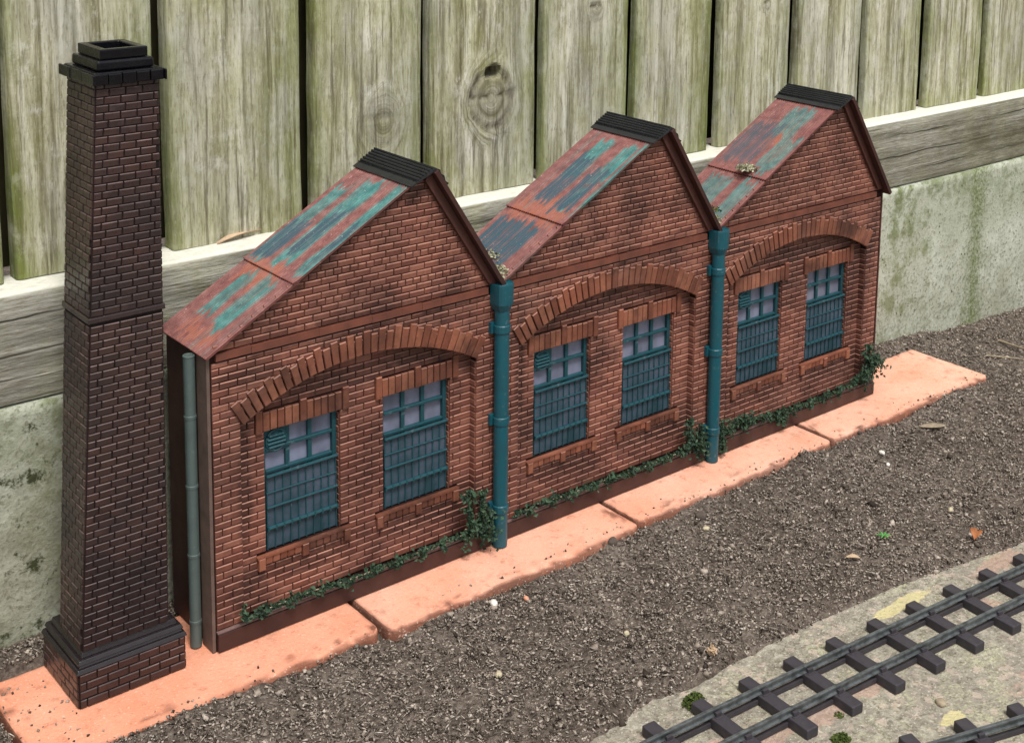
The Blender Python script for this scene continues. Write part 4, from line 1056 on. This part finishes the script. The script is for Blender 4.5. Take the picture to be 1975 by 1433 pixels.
leaf_flat('dry_leaf','grey leaf sliver on the soil left of the green seedling',PALELEAF,(1.90,-.77,sh(1.9,-.77)+.012),.045,.010,-.9,.006)
leaf_flat('wood_chip','flat grey wood chip on the soil near the bare tile end',TWIG,(2.99,-.32,sh(2.99,-.32)+.014),.105,.022,-.75,.004)
fl = thing('dried_flower','pale orange dried flower head standing in soil by the path','dried flower',(1.13,-.862,sh(1.13,-.862)))
fpts = []
for k in range(46):
    v = Vector((rng.gauss(0,1),rng.gauss(0,1),rng.gauss(0,1))).normalized(); fpts.append(((v.x*.011,v.y*.010,.024+v.z*.011),tuple(v)))
leaves(fpts,.0085,PALELEAF,'petals',parent=fl)
m_ = MB(); m_.tube([(0,0,0),(.002,0,.022)],.003,6); m_.build('stem',TWIG,fl)
sdl = thing('seedling','tiny bright green seedling with pink stem in the soil','seedling',(2.09,-.752,sh(2.09,-.752)))
m_ = MB()
for k in range(6):
    a = k*1.05+.3; m_.tube([(0,0,.014),(.012*math.cos(a),.012*math.sin(a),.020),(.026*math.cos(a),.026*math.sin(a),.018)],[.0022,.0036,.0008],5)
m_.build('leaf_rosette',SEED,sdl)
m_ = MB(); m_.tube([(0,0,.004),(.02,-.004,.010),(.045,-.012,.006)],[.0024,.002,.0015],5); m_.build('stem',PALELEAF,sdl)
def twig(label,a,b,r):
    m_ = MB(); n = 6; pts = []
    for k in range(n+1):
        t_ = k/n; x = a[0]+(b[0]-a[0])*t_; y = a[1]+(b[1]-a[1])*t_; pts.append((x-a[0]+rng.gauss(0,.0015),y-a[1]+rng.gauss(0,.0015),.010+a[2]*t_))
    m_.tube(pts,[r*(1-.5*k/n) for k in range(n+1)],6); o = m_.build('twig',TWIG,None,(a[0],a[1],sh(a[0],a[1])),smooth=True); return tag(o,label,'twig')
twig('pale straight twig on the soil at right of the bare tile end',(3.90,.02,.01),(4.00,-.16,.01),.005)
twig('longer pale twig leaning by the right picture edge',(4.12,.10,.03),(4.05,-.16,.01),.006)

# ------------------------------------------------------------------ camera, light, world
f, C = 2662.294784, Vector((-1.61044164,-3.37584182,2.30981415))
r = Vector((.76449583,-.64442731,.01611108)); u = Vector((.0866567,.12750415,.9880452)); fw = Vector((.63877753,.7539603,-.15332034))
from mathutils import Matrix
cam = bpy.data.cameras.new('camera'); co = bpy.data.objects.new('camera',cam); COL.objects.link(co)
co.matrix_world = Matrix(((r.x,u.x,-fw.x,C.x*S),(r.y,u.y,-fw.y,C.y*S),(r.z,u.z,-fw.z,C.z*S),(0,0,0,1)))
cam.sensor_fit = 'HORIZONTAL'; cam.sensor_width = 36; cam.lens = f/1975*36
cam.shift_x = -93.59166/1975; cam.shift_y = -619.51249/1975
cam.clip_start = .02; cam.clip_end = 100
scn.camera = co

SUN_EL, SUN_AZ = 62, 196          # azimuth measured clockwise from +Y, seen from above
w = bpy.data.worlds.new('World'); scn.world = w; w.use_nodes = True
nt = w.node_tree; bg = nt.nodes['Background']
sky = nt.nodes.new('ShaderNodeTexSky'); sky.sky_type = 'NISHITA'; sky.sun_disc = False
sky.sun_elevation = math.radians(SUN_EL); sky.sun_rotation = math.radians(SUN_AZ); sky.dust_density = 3
hs = nt.nodes.new('ShaderNodeHueSaturation'); hs.inputs['Saturation'].default_value = .25
nt.links.new(sky.outputs[0],hs.inputs['Color']); nt.links.new(hs.outputs[0],bg.inputs['Color']); bg.inputs['Strength'].default_value = .08
sl = bpy.data.lights.new('sun','SUN'); sl.energy = 1.5; sl.angle = math.radians(15); sl.color = (1,.965,.92)
so = bpy.data.objects.new('sun',sl); COL.objects.link(so)
az,el = math.radians(SUN_AZ),math.radians(SUN_EL)
d = Vector((math.sin(az)*math.cos(el),math.cos(az)*math.cos(el),math.sin(el)))
so.rotation_euler = d.to_track_quat('Z','Y').to_euler()
scn.view_settings.view_transform = 'Standard'; scn.view_settings.look = 'None'; scn.view_settings.gamma = 1; scn.view_settings.exposure = 1.03
